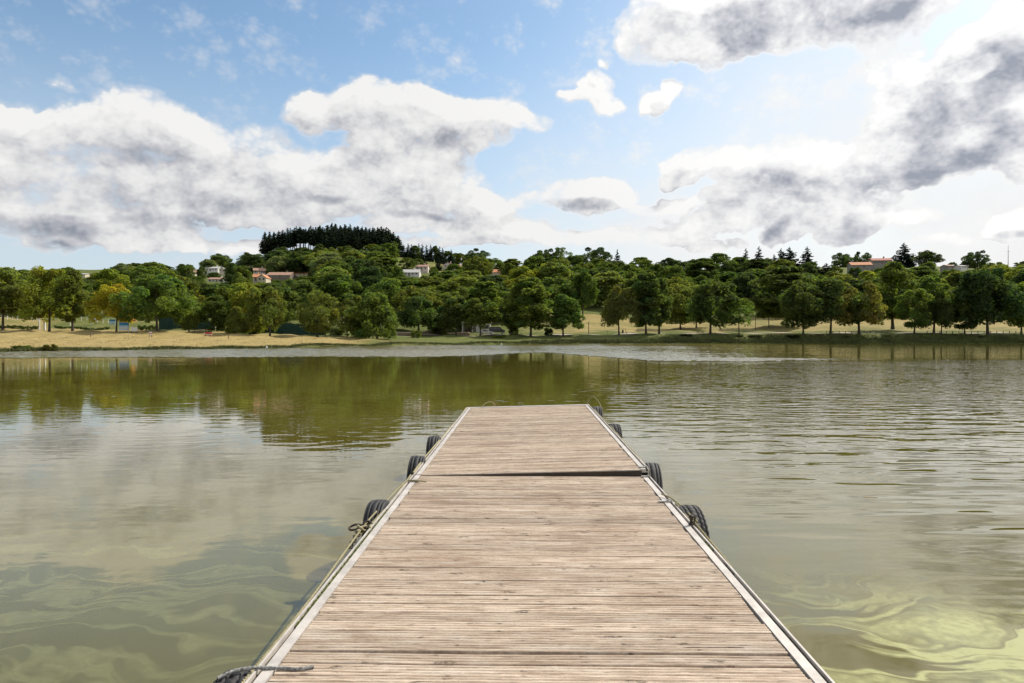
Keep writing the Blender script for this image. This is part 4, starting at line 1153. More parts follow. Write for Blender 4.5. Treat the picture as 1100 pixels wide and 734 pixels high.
def hill_tree(px, D, sh, tone, hpx, wpx, where, minor=True):
    gy = HY - (ground_px(px, D) - EYE) * FPX / D
    top = max(gy - hpx, skyline(px) + hr.uniform(-1.0, 4.0))
    for (a, b_, yb, dh) in OPEN:
        if a - wpx * 0.42 < px < b_ + wpx * 0.42 and D < dh: top = max(top, yb + hr.uniform(0.3, 2.0))
    if gy - top < 7: return
    wpx = min(wpx, 1.25 * (gy - top))
    kind = {'round': 'rounded', 'dome': 'domed', 'tall': 'tall', 'low1': 'leafy', 'low2': 'upright', 'low3': 'bushy', 'loos': 'loose', 'cone': 'tapering', 'oak': 'broad', 'will': 'drooping'}
    kd = kind.get(sh) or kind.get(sh[:5]) or kind.get(sh[:4]) or 'leafy'
    zone = next(z for z in ZONES if z[0] <= px < z[1])[2]
    row = 'low down' if D < 275 else ('halfway up' if D < 380 else 'high up')
    lab = f'{tone_name(tone)} {kd} tree {row} in the wood {zone}'
    plant('broadleaf_tree', B[sh], px, D, top, wpx, tone, lab, f'{tone_name(tone)} {kd} woodland trees {row} {zone}')
    planted.append((px, D))
rows = [(625, 17, 283, 424), (212, 36, -40, 540), (246, 40, -50, 1150), (292, 34, -50, 1150), (345, 30, -50, 1150), (402, 26, -50, 1150), (452, 25, -50, 1150), (515, 26, 195, 428), (580, 24, 215, 425)]
for D0_, step, pa, pb in rows:
    px = pa + hr.uniform(0, step)
    while px < pb:
        D = D0_ * hr.uniform(0.95, 1.06)
        w = step * hr.uniform(1.05, 1.45)
        skip = (D0_ == 212 and not (px < 330 or 400 < px < 545)) or (D0_ == 246 and 612 < px < 642) or (D0_ == 246 and px > 640 and hr.random() < 0.15)
        if 425 < px < 500 and D0_ > 440: skip = True
        if D0_ == 246 and px > 640: D = hr.uniform(268, 285)
        if not skip:
            tone = hr.choice(['dark', 'mid', 'mid', 'olive', 'deep', 'light', 'mid', 'dark', 'lime', 'olive'] if px > 330 else ['mid', 'light', 'olive', 'dark', 'lime', 'mid', 'grey'])
            if D0_ > 380 and px < 270: tone = hr.choice(['dark', 'deep', 'mid'])
            if D0_ > 380 and px > 500: tone = hr.choice(['dark', 'mid', 'olive', 'deep'])
            sh = hr.choice(['low1', 'low2', 'low3', 'low1', 'round3', 'dome2', 'tall1', 'round1'])
            if D0_ == 625:
                tone = hr.choice(['deep', 'dark', 'deep', 'deep', 'deep']); w = hr.uniform(15, 21); sh = hr.choice(['low1', 'low2', 'low3'])
            if D0_ in (515, 580): tone = hr.choice(['dark', 'deep', 'mid', 'grey', 'olive'] if not 280 < px < 352 else ['deep', 'deep', 'dark', 'dark', 'deep'])
            hill_tree(px, D, sh, tone, hr.uniform(11.5, 16.5) / D * FPX, w, None)
        px += step * hr.uniform(0.8, 1.2)

# single trees that stand out on and below the skyline
SINGLES = [  # px, top, foot, width, shape, tone, label
    (236, 273, 287, 23, 'oak', 'dark', 'dark open-crowned oak on the skyline above the long pale hill house'),
    (270, 272, 287, 25, 'oak', 'dark', 'dark round oak on the skyline just left of the spruce plantation'),
    (319, 271, 296, 30, 'low3', 'deep', 'big dark dome of a tree beneath the left end of the spruces'),
    (296, 270, 292, 26, 'low2', 'deep', 'dark upright tree at the foot of the bare spruce stems'),
    (344, 263, 290, 15, 'tall1', 'dark', 'slim dark tree before the spruces, above the greyish hill tree'),
    (356, 272, 304, 34, 'low2', 'grey', 'large greyish green tree right of the orange roofs, below the spruces'),
    (377, 276, 306, 26, 'low1', 'dark', 'dark green tree against the right flank of the large greyish hill tree'),
    (374, 267, 288, 15, 'tall1', 'mid', 'narrow green tree below the middle of the spruces'),
    (393, 269, 290, 22, 'round1', 'grey', 'round silvery tree on the hill below the right half of the spruces'),
    (403, 276, 296, 18, 'round2', 'light', 'pale green round tree under the silvery one'),
    (415, 262, 282, 26, 'low1', 'mid', 'leafy green tree at the right foot of the spruce plantation'),
    (416, 273, 286, 13, 'round1', 'mid', 'small ball-like tree at the left end of the hill pasture'),
    (420, 280, 300, 24, 'low3', 'deep', 'very dark ball-like tree left of the white hill houses'),
    (437, 277, 293, 16, 'round2', 'mid', 'mid green ball-like tree at the pasture edge above the white bungalow'),
    (450, 278, 290, 13, 'round1', 'dark', 'small dark round tree on the pasture behind the pink-walled house'),
    (487, 284, 299, 20, 'low1', 'mid', 'leafy tree just below the brown-roofed hill houses'),
    (514, 268, 290, 26, 'oak', 'deep', 'big dark oak on the skyline right of the pasture'),
    (516, 278, 294, 22, 'dome3', 'lime', 'bright green spreading tree below the big skyline oak'),
    (560, 297, 330, 34, 'low1', 'lime', 'bright green tree high behind the tall olive tree past the van'),
    (594, 283, 322, 44, 'low1', 'light', 'broad light green tree on the slope above the egg-shaped shore tree'),
    (587, 268, 294, 24, 'oak', 'dark', 'tall dark skyline tree above the broad light green one'),
    (603, 266, 294, 22, 'loose', 'dark', 'open feathery skyline tree beside the lone small dark fir'),
    (637, 266, 296, 30, 'oak', 'deep', 'very dark skyline tree just left of the lone small dark fir'),
    (902, 272, 286, 22, 'oak', 'deep', 'dark skyline tree left of the small oak by the red-roofed house'),
    (907, 275, 286, 10, 'round1', 'olive', 'small yellowish tree in front of the dark skyline tree on the lawn'),
    (925, 271, 284, 18, 'oak', 'deep', 'small round oak touching the left end of the red-roofed house'),
    (994, 270, 290, 22, 'round3', 'deep', 'dark round-topped skyline tree right of the lone cedar'),
    (999, 281, 294, 12, 'low3', 'mid', 'small green tree in front of the dark round-topped skyline tree'),
    (1022, 282, 292, 10, 'round1', 'dark', 'tiny dark tree on the skyline between the two big ones at right'),
    (1050, 270, 291, 22, 'oak', 'deep', 'large open skyline oak near the right picture edge'),
    (1039, 279, 291, 13, 'oak', 'dark', 'lower dark crown on the left side of the large open skyline oak'),
    (200, 286, 301, 14, 'low1', 'mid', 'mid green tree at the left side of the small brown-roofed house'),
    (217, 287, 303, 11, 'low2', 'dark', 'dark tree in the gap between the leftmost hill house and the long white house'),
    (212, 297, 309, 16, 'low3', 'mid', 'bushy tree just below the small brown-roofed hill house'),
    (231, 292.8, 299, 15, 'low3', 'dark', 'dark low bushy tree between the long white house and the half hidden house below it'),
    (250, 283, 305, 15, 'low2', 'dark', 'dark upright tree right of the white annexe house'),
    (246, 295, 309, 14, 'low1', 'deep', 'very dark tree right of the half hidden white house'),
    (261, 286, 307, 18, 'low1', 'mid', 'full green tree between the annexe house and the pinkish gabled house'),
    (256, 293, 311, 16, 'low3', 'light', 'pale bushy tree left of the cream house with bright orange roof'),
    (266, 301, 312, 13, 'low3', 'olive', 'small olive tree below the cream house with bright orange roof'),
    (281, 303.5, 313, 16, 'low1', 'lime', 'bright green bushy tree below the sunlit orange gable'),
    (291, 288, 300, 9, 'low2', 'deep', 'slim dark tree right of the pinkish gabled house'),
    (297, 300.8, 311, 15, 'low3', 'mid', 'green bushy tree below the left end of the long brown-roofed house'),
    (311, 299.8, 312, 16, 'low1', 'olive', 'olive tree below the right end of the long brown-roofed house'),
    (326, 296.5, 310, 18, 'low3', 'mid', 'mid green domed tree in front of the flat-looking orange roof'),
    (338, 290, 310, 15, 'low2', 'dark', 'dark tree at the right end of the flat-looking orange roof'),
    (427, 287, 305, 14, 'low1', 'mid', 'tree hugging the left end of the white bungalow'),
    (441, 297.4, 308, 16, 'low3', 'dark', 'dark bushy tree below the white bungalow'),
    (456, 296.5, 309, 15, 'low1', 'olive', 'olive tree below the right end of the white bungalow'),
    (466, 287, 301, 11, 'low2', 'mid', 'green tree between the pink-walled house and the dark gabled house'),
    (503, 280, 297, 13, 'low1', 'mid', 'green tree right of the low brown-roofed house'),
    (546, 283, 300, 16, 'low1', 'olive', 'olive skyline tree right of the house with only its orange roof showing'),
    (1098, 281, 291, 14, 'low1', 'dark', 'dark skyline tree at the right picture edge'),
]
for (px, ty, by, w, sh, tone, lab) in SINGLES:
    plant('broadleaf_tree', B[sh], px, solve_D(px, by, 240), ty, w, tone, lab, 'single trees on the hill')
CON = [
    (663, 268, 284, 9, 'spruce_full', 'spruce', 'lone small dark fir poking out of the middle skyline'),
    (457, 279, 291, 8, 'spruce_full', 'deep', 'dark cone-shaped conifer standing above the pink-walled house'),
    (471, 276, 291, 7, 'spruce_full', 'spruce', 'slim dark conifer between the pink-walled house and the brown roofs'),
    (801, 267, 286, 9, 'spruce_full', 'cedar', 'small dark conifer at the left end of the row of skyline cedars'),
    (815, 265, 286, 11, 'spruce_full', 'cedar', 'narrow spire of a conifer, second in the row of skyline cedars'),
    (831, 273, 290, 9, 'cedar2', 'cedar', 'thin low cedar in the gap left of the tallest pair of skyline cedars'),
    (839, 267, 291, 15, 'cedar', 'cedar', 'left one of the tall pair of close-standing skyline cedars'),
    (848, 265, 291, 19, 'cedar', 'cedar', 'right and widest one of the tall pair of skyline cedars'),
    (867, 265, 291, 18, 'cedar2', 'cedar', 'flat-layered skyline cedar by itself right of the tall pair'),
    (887, 283, 300, 17, 'spruce_full', 'spruce', 'dark blunt conifer below the skyline cedars, left of the bright lawn'),
    (879, 286, 300, 12, 'spruce_full', 'spruce', 'lower dark conifer leaning on the blunt one left of the lawn'),
    (970.5, 261, 286, 19, 'cedar', 'cedar', 'lone tall cedar on the skyline right of the red-roofed house'),
    (977, 276, 288, 13, 'cedar2', 'cedar', 'short dark cedar at the foot of the lone tall cedar'),
]
for (px, ty, by, w, sh, tone, lab) in CON:
    plant('cedar_tree' if 'cedar' in sh else 'fir_tree', SP[sh], px, solve_D(px, by, 300, 560), ty, w, tone, lab, 'conifers standing alone on the hill')

# the spruce plantation on the hilltop
PL_PX = [284, 288, 300, 320, 340, 360, 380, 400, 415, 424, 429]
PL_Y = [249, 249, 247, 244, 242, 240, 242, 243, 244, 249, 255]
pr_ = random.Random(9)
GS = 'spruces of the hilltop plantation'
nsp = 0
for D0_, step in ((706, 4.6), (690, 5.2), (668, 6.5), (645, 8.5), (622, 11)):
    px = 285.0 if D0_ > 680 else (349 if D0_ > 640 else 356)
    if D0_ == 668: px = 326
    pend = 429 if D0_ > 640 else 418
    while px < pend:
        ty = float(np.interp(px, PL_PX, PL_Y)) + pr_.uniform(-1.0, 2.6) + (706 - D0_) * 0.06
        lab = 'tall spruce with bare stem at the thin left end of the hilltop plantation' if px < 330 else ('dark spruce packed in the dense middle of the hilltop plantation' if px < 405 else 'spruce at the sloping right end of the hilltop plantation')
        g_ = GS + (' thin left end' if px < 330 else (' dense middle' if px < 405 else ' right end'))
        plant('spruce_tree', SP[pr_.choice(['spruce1', 'spruce2', 'spruce3'] if px > 336 else ['spruce_bare1', 'spruce1', 'spruce3', 'spruce2'])], px, D0_ * pr_.uniform(0.99, 1.01), ty, pr_.uniform(8.0, 11.5), 'spruce', lab, g_)
        nsp += 1
        px += step * pr_.uniform(0.75, 1.25)
# line of trees behind the pasture
px = 424.0
while px < 506:
    ty = float(np.interp(px, [424, 430, 445, 460, 475, 490, 506], [258, 262, 262, 262.5, 266, 271, 273]))
    con = pr_.random() < (0.45 if px < 480 else 0.1)
    D = pr_.uniform(625, 655)
    if con: plant('spruce_tree', SP['spruce_full'], px, D, ty + pr_.uniform(-1.5, 1.5), 7, 'spruce', 'dark pointed conifer in the tree line behind the hill pasture', 'pointed conifers behind the pasture')
    else:
        tone = pr_.choice(['mid', 'olive', 'dark'])
        plant('broadleaf_tree', B[pr_.choice(['low2', 'tall1', 'low1'])], px, D, ty + pr_.uniform(0, 3), pr_.uniform(9, 13), tone, f'{tone_name(tone)} rounded tree in the tree line behind the hill pasture', f'{tone_name(tone)} trees of the line behind the pasture')
    px += pr_.uniform(3.2, 5.0)

# bushes by the water
for (px, D, ty, w, tone, lab) in [
    (446, 172, 355, 12, 'light', 'lone pale bush at the water edge below the dark round tree'),
    (590, 190, 353, 9, 'deep', 'small dark bush by the path left of the egg-shaped tree trunk'),
    (26, 90.0, 371.2, 20, 'mid', 'low green clump of bank plants at the far left waterline'),
    (55, 91.0, 370.0, 15, 'brown', 'dark brownish clump of bank plants right of the green one at the waterline'),
    (737, 187.5, 359.5, 16, 'deep', 'dark green bush hanging over the water below the picnic bench'),
    (794, 187.5, 361, 9, 'deep', 'small dark bush on the bank under the forked airy tree'),
    (812, 187.5, 360, 17, 'deep', 'dark mounded bush on the bank below the sparse pale tree'),
    (850, 187.5, 360, 16, 'deep', 'dark bush on the bank under the massive meadow tree'),
    (906, 187.5, 363, 10, 'deep', 'low dark bush on the bank between the domed and the brownish tree'),
    (953, 187.5, 362, 8, 'deep', 'low dark bush on the bank below the tallest tree'),
    (255, 158, 352, 26, 'mid', 'low green shrub under the short bushy tree'),
    (360, 172, 353, 18, 'grey', 'pale shrub beside the road, right of the pale willowy tree'),
    (1052, 187.5, 362, 12, 'deep', 'low dark bush on the bank under the huge dark tree'),
    (535, 178, 360.5, 14, 'lime', 'yellow-green low bush on the bank below the parked vehicles')]:
    plant('bush', B['bush'], px, D, ty, w, tone, lab, 'bushes by the lake', 'bush')
print('TREES', len([o for o in COL.objects if o.type == 'EMPTY' and 'tree' in o.name]), 'spruce', nsp, 'hill', len(planted))

def leave_out(names):
    for nm in names:
        o = bpy.data.objects.get(nm)
        if o is None: continue
        for c in list(o.children): bpy.data.objects.remove(c)
        bpy.data.objects.remove(o)
leave_out(["broadleaf_tree.041", "broadleaf_tree.045", "broadleaf_tree.047", "broadleaf_tree.061", "broadleaf_tree.085", "broadleaf_tree.086", "broadleaf_tree.088", "broadleaf_tree.113", "broadleaf_tree.121", "broadleaf_tree.122", "broadleaf_tree.123", "broadleaf_tree.124", "broadleaf_tree.125", "broadleaf_tree.126", "broadleaf_tree.127", "broadleaf_tree.131", "broadleaf_tree.151", "broadleaf_tree.161", "broadleaf_tree.162", "broadleaf_tree.163", "broadleaf_tree.169", "broadleaf_tree.171", "broadleaf_tree.194", "broadleaf_tree.197", "broadleaf_tree.198", "broadleaf_tree.199", "broadleaf_tree.202", "broadleaf_tree.211", "broadleaf_tree.228", "broadleaf_tree.231", "broadleaf_tree.259", "spruce_tree.017", "spruce_tree.026", "broadleaf_tree.130", "broadleaf_tree.132", "broadleaf_tree.146", "broadleaf_tree.191", "broadleaf_tree.225", "spruce_tree.013", "spruce_tree.020", "broadleaf_tree.042", "broadleaf_tree.043", "broadleaf_tree.087", "broadleaf_tree.245", "broadleaf_tree.307", "broadleaf_tree.093", "broadleaf_tree.235", "broadleaf_tree.242", "broadleaf_tree.257", "broadleaf_tree.265", "spruce_tree.011"])   # trees that stand wholly behind others

# ------------------------------------------------------------------ houses on the hill
def face_box(mb, x0, x1, y, z0, z1, th=0.12):
    mb.box(((x0 + x1) / 2, y - th / 2, (z0 + z1) / 2), (x1 - x0, th, z1 - z0)); return mb
def house(px0, px1, ytop, ybot, wall, roof, label, depth=8.0, ridge=0.42, hip=0.0, rz=0.0, wins=3, chimney=True, gable=False, door=True, frame=WHITE, D=None, sink=3.0, shut=None, cat='house', name='house'):
    pc = (px0 + px1) / 2
    if D is None: D = solve_D(pc, ybot, 300, 560)
    w = (px1 - px0) / FPX * D
    zb = EYE + (HY - ybot) / FPX * D; zt = EYE + (HY - ytop) / FPX * D
    gz = min(ground_px(px0, D), ground_px(px1, D), zb) - sink
    H = zt - zb
    t = empty(name, (X_of(pc, D), D, zb), rz, label, cat)
    hw = w / 2 - 0.35; hd = depth / 2
    zr = H * (1 - ridge)
    if gable:      # gable end to the lake
        MB().prism([(-hw, gz - zb), (hw, gz - zb), (hw, zr), (0, H - 0.25), (-hw, zr)], -hd, hd, 'y').build('wall', wall, t)
        sl = math.atan2(H - zr, hw)
        rf = MB()
        ov = 0.35
        for sgn in (-1, 1):
            ex, ez = sgn * (hw + ov), zr - ov * math.tan(sl)
            rf.prism([(0, H), (ex, ez), (ex, ez - 0.16), (0, H - 0.16)] if sgn > 0 else [(ex, ez), (0, H), (0, H - 0.16), (ex, ez - 0.16)], -hd - 0.45, hd + 0.45, 'y')
        ro = rf.build('roof', roof, t)
    else:
        MB().prism([(-hd, gz - zb), (hd, gz - zb), (hd, zr), (0, H - 0.3), (-hd, zr)], -hw, hw, 'x').build('wall', wall, t)
        rf = MB(); ov = 0.45; sl = (H - zr) / hd
        for sgn in (-1, 1):
            ey, ez = sgn * (hd + ov), zr - ov * sl
            rf.prism([(0, H), (ey, ez), (ey, ez - 0.16), (0, H - 0.16)], -hw - 0.35, hw + 0.35, 'x')
        ro = rf.build('roof', roof, t)
    if chimney:
        MB().box((hw * 0.45, 0.6, H + 0.25), (0.7, 0.6, 1.5)).box((hw * 0.45, 0.6, H + 1.05), (0.85, 0.75, 0.12)).build('chimney', wall, ro)
    wz1 = min(zr - 0.45, 2.4) if zr > 1.4 else zr - 0.2
    wz0 = wz1 - min(1.3, max(0.5, zr * 0.45))
    n = wins
    for q in range(n):
        cx = (-1 + 2 * (q + 0.5) / n) * hw * 0.92
        if door and q == n // 2:
            d_ = face_box(MB(), cx - 0.5, cx + 0.5, -hd - 0.01, max(wz1 - 2.1, 0.0), wz1).build('door', SHUTTER, t)
            continue
        wn = face_box(MB(), cx - 0.62, cx + 0.62, -hd - 0.01, wz0 - 0.06, wz1 + 0.06, 0.08).build('window', frame, t)
        face_box(MB(), cx - 0.52, cx - 0.04, -hd - 0.092, wz0, wz1, 0.03).use(GLASS) if False else None
        face_box(face_box(MB(), cx - 0.52, cx - 0.04, -hd - 0.095, wz0, wz1, 0.03), cx + 0.04, cx + 0.52, -hd - 0.095, wz0, wz1, 0.03).build('pane', GLASS, wn)
        if shut:
            for sg in (-1, 1): face_box(MB(), cx + sg * 0.95 - 0.3, cx + sg * 0.95 + 0.3, -hd - 0.01, wz0 - 0.03, wz1 + 0.03, 0.06).build('shutter', shut, t)
    return t
house(88, 96.5, 293.8, 297.2, CREAM, TILE_GREY, 'tiny pale hill house by itself high over the yellow-topped shore tree', D=430, wins=3, chimney=False)
house(203, 213.5, 290.8, 296.4, CREAM, TILE_BROWN, 'small pale house with brown roof, leftmost of the hill houses over the tennis mesh', D=445, wins=3)
house(221, 238, 286.6, 292.2, WHITE, TILE_GREY, 'long pale-roofed white house below the skyline oak', D=475, wins=5, depth=10)
house(238, 245, 288, 292.4, CREAM, TILE_GREY, 'small pale annexe house at the right end of the long white house', D=470, wins=2, chimney=False, gable=True)
house(226, 242.5, 298.2, 303.6, WHITE, TILE_BROWN, 'white house with brown roof half hidden in trees below the long pale-roofed house', D=405, wins=4)
house(272.5, 285.5, 288.2, 295.2, PINKISH, TILE_BROWN, 'pinkish gabled house standing right above the orange-roofed house', D=440, wins=3, gable=False, rz=R(18), shut=SHUTTER)
house(270, 280.5, 294.6, 302.8, CREAM, TILE_ORANGE, 'cream house with bright orange roof, lower left wing of the orange group', D=405, wins=2, door=True)
house(279, 289, 295.2, 303.2, CREAM, TILE_ORANGE, 'sunlit cream gable end with orange roof beside the lower orange wing', D=402, wins=2, gable=True, door=False, chimney=False)
house(289.5, 315.5, 292.6, 300.0, SHUTTER, TILE_BROWN, 'long low house with wide brown roof and dark front, right of the orange group', D=425, wins=6, depth=12, ridge=0.5)
house(317, 336.5, 291.8, 296.0, CREAM, TILE_ORANGE, 'house with flat-looking orange roof behind the trees under the spruces', D=450, wins=4, ridge=0.6)
house(429.5, 452, 289.6, 297.0, WHITE, TILE_GREY, 'white bungalow with pale grey roof, lowest of the white hill houses', D=445, wins=5, ridge=0.5, depth=10)
house(446.5, 461, 284.6, 291.4, PINKISH, TILE_BROWN, 'pale pink-walled house on the pasture edge above the white bungalow', D=485, wins=3, depth=9, ridge=0.35)
house(476, 487.5, 282.6, 288.8, PINKISH, TILE_BROWN, 'house with steep dark brown gable facing the lake, below the pasture', D=525, wins=2, gable=True, depth=10)
house(487.5, 497, 284.2, 289.2, CREAM, TILE_BROWN, 'low brown-roofed house joined to the right of the dark gabled one', D=527, wins=2, chimney=False, ridge=0.55)
house(528.5, 538, 289.6, 294.4, CREAM, TILE_ORANGE, 'house showing only its bright orange roof right of the big skyline oak', D=445, wins=2, chimney=False, ridge=0.7)
hb = house(934, 955, 277.6, 285.0, STONE, TILE_RED, 'big two-storey stone house with dark red roof on the right skyline', D=435, wins=5, depth=9, ridge=0.38, rz=R(-8), frame=WHITE, shut=SHUTTER)
house(912, 934, 281.8, 287.8, STONE, TILE_ORANGE, 'low stone wing with faded orange roof stepping down left of the red-roofed house', D=430, wins=4, depth=8, ridge=0.55, rz=R(-8), chimney=False)
house(1027, 1035, 285.3, 288.4, WHITE, TILE_GREY, 'tiny white building on the right skyline between two large trees', D=440, wins=2, chimney=False)
house(1013, 1021, 284.6, 288.6, STONE, TILE_BROWN, 'small dark-roofed building on the skyline just left of the tiny white one', D=440, wins=2, chimney=False)

# white kiosk by the road
D = 203.0
kz = ground_px(512, D)
kx = X_of(511.5, D); kw = 30.5 / FPX * D
t = empty('kiosk', (kx, D, kz), 0, 'long low white flat-roofed kiosk with open bay beside the lakeside road', 'kiosk')
kh = 2.75
wl = MB()
for (a, b_) in ((-0.5, -0.46), (-0.15, 0.10), (0.10, 0.5)): wl.box(((a + b_) / 2 * kw, 1.6, kh / 2 - 0.3), ((b_ - a) * kw - 0.002, 3.2, kh + 0.6))
wl.box((-0.305 * kw, 3.1, kh / 2 - 0.3), (0.31 * kw - 0.004, 0.2, kh + 0.6))
wl.build('wall', WHITE, t)
MB().box((0, 1.5, kh + 0.13), (kw + 0.7, 4.0, 0.26)).build('roof', TILE_GREY, t)
MB().box((-0.29 * kw, 2.6, 0.55), (0.22 * kw, 0.5, 1.1)).build('counter', SHUTTER, t)
for cx in (0.2, 0.36):
    wn = face_box(MB(), cx * kw - 0.75, cx * kw + 0.75, -0.002, 1.0, 2.1, 0.06).build('window', TILE_GREY, t)
    face_box(MB(), cx * kw - 0.65, cx * kw + 0.65, -0.066, 1.08, 2.02, 0.03).build('pane', GLASS, wn)
face_box(MB(), -0.06 * kw - 0.45, -0.06 * kw + 0.45, -0.002, 0.0, 2.05, 0.06).build('door', SHUTTER, t)

# vehicles parked by the kiosk
def vehicle(px, D, L, Wd, Hh, paint, label, van=False, rz=0.0):
    t = empty('van' if van else 'car', at(px, D, 0.07), rz, label, 'van' if van else 'car')
    hl = L / 2
    if van: prof = [(-hl, 0.35), (-hl, 1.15), (-hl + 0.15, Hh - 0.1), (-hl + 0.5, Hh), (hl - 1.5, Hh), (hl - 0.75, 1.25), (hl - 0.1, 1.05), (hl, 0.75), (hl, 0.35)]
    else: prof = [(-hl, 0.32), (-hl, 0.85), (-hl + 0.45, 0.95), (-hl + 0.85, Hh - 0.05), (-hl + 1.3, Hh), (hl - 1.9, Hh), (hl - 1.2, 0.98), (hl - 0.12, 0.82), (hl, 0.6), (hl, 0.32)]
    MB().prism(prof, -Wd / 2, Wd / 2, 'y').build('body', paint, t)
    for sgn in (-1, 1):
        yy = sgn * (Wd / 2 + 0.012)
        a0, a1 = (-hl + 0.4, hl - 1.55) if van else (-hl + 1.0, hl - 2.0)
        z0, z1 = (1.25, Hh - 0.22) if van else (0.98, Hh - 0.12)
        MB().prism([(a0, z0), (a0 + 0.15, z1), (a1, z1), (a1 + 0.55, z0)], yy - 0.01, yy + 0.01, 'y').build('side_window', GLASS, t)
        for xx in (-hl + 0.8, hl - 0.85):
            wm = MB(); n = 20
            wm.prism([(xx + 0.32 * math.cos(2 * math.pi * q / n), 0.32 + 0.32 * math.sin(2 * math.pi * q / n)) for q in range(n)], sgn * (Wd / 2 - 0.16), sgn * (Wd / 2 + 0.03), 'y')
            wo_ = wm.build('wheel', RUBBER, t)
            MB().prism([(xx + 0.19 * math.cos(2 * math.pi * q / n), 0.32 + 0.19 * math.sin(2 * math.pi * q / n)) for q in range(n)], sgn * (Wd / 2 + 0.02), sgn * (Wd / 2 + 0.045), 'y').build('rim', GALV, wo_)
        MB().box((hl - 0.04, sgn * (Wd / 2 - 0.3), 0.68), (0.1, 0.32, 0.14)).build('headlight', PALEBLUE, t)
    return t
vehicle(522.5, 193.5, 4.1, 1.75, 1.45, CARWHITE, 'white car parked in front of the right end of the white kiosk')
vehicle(534, 196, 4.6, 1.9, 1.95, CARDARK, 'dark van parked right of the white kiosk', True)

# low walls and heaps along the road
def low_wall(name, pxa, pxb, d_of, h, th, mat, label, cat='wall'):
    vv = []; ff = []
    cols = np.linspace(pxa, pxb, max(3, int(abs(pxb - pxa) / 3)))
    for i, px in enumerate(cols):
        D = d_of(px); z = ground_px(px, D); x_ = X_of(px, D)
        hh = h * (1 + 0.04 * math.sin(px * 1.7))
        vv += [(x_, D, z - 0.3), (x_, D, z + hh), (x_, D + th, z + hh), (x_, D + th, z - 0.3)]
        if i:
            a = (i - 1) * 4; b_ = i * 4
            ff += [(a + q, b_ + q, b_ + (q + 1) % 4, a + (q + 1) % 4) for q in range(4)]
    n = len(vv); ff += [(0, 1, 2, 3), (n - 1, n - 2, n - 3, n - 4)]
    return tag(link(bpy.data.objects.new(name, np_mesh(name, np.array(vv), np.array(ff), mat))), label, cat)
low_wall('stone_wall', 397, 505, lambda p: path_D(p) + 6.5, 1.0, 0.5, WALLSTONE, 'low brownish stone wall along the far side of the road left of the kiosk')
def hedge(pxa, pxb, D, h, th, label, seed):
    rg_ = np.random.default_rng(seed)
    L = abs(pxb - pxa) / FPX * D; n = int(L * h * 130)
    px = rg_.uniform(pxa, pxb, n); dd = D + rg_.uniform(0, th, n)
    hh = h * (1 + 0.16 * np.sin(px * 0.9) + 0.10 * np.sin(px * 2.3 + 1)) * rg_.uniform(0, 1, n) ** 0.6
    P_ = np.array([(X_of(a, b_), b_, ground_px(a, b_) + c_) for a, b_, c_ in zip(px, dd, hh)])
    V, F = leaf_cards(P_, unit(rg_.normal(size=(n, 3)) + np.array([0, -0.4, 0.5])), rg_.uniform(0.10, 0.20, n), rg_)
    lt = np.repeat(rg_.normal(1, 0.22, n).clip(0.5, 1.6), 4)
    o = link(bpy.data.objects.new('hedge', np_mesh('hedge', V, F, LEAF, np.stack([lt, lt, lt], 1))))
    o.color = (0.055, 0.075, 0.026, 1)
    tag(o, label, 'hedge')
hedge(-60, 41, 163.0, 0.8, 1.0, 'dark clipped hedge running low along the foot of the bank at far left', 1)
hedge(148, 168, 157.0, 1.0, 1.4, 'dark hedge stub between the white notice sign and the broad tree trunk', 2)
hedge(58, 118, 164.0, 0.55, 0.8, 'very low dark hedge between the white posts and the boards', 3)
# rusty heap
hp = bmesh.new(); bmesh.ops.create_icosphere(hp, subdivisions=3, radius=1.0)
rq = random.Random(4)
for q in hp.verts:
    f = 1 + 0.25 * math.sin(q.co.x * 5 + q.co.y * 3) * math.cos(q.co.z * 4); q.co = Vector((q.co.x * 1.0, q.co.y * 0.8, max(-0.1, q.co.z * 1.5 * (1 - 0.3 * abs(q.co.x))))) * f
me = bpy.data.meshes.new('earth_heap'); hp.to_mesh(me); hp.free(); me.materials.append(RUSTBROWN)
o = link(bpy.data.objects.new('earth_heap', me)); o.location = at(477.5, 191.5, 0.0); tag(o, 'rust-brown pointed heap beside the road between the dark bank trees', 'heap')

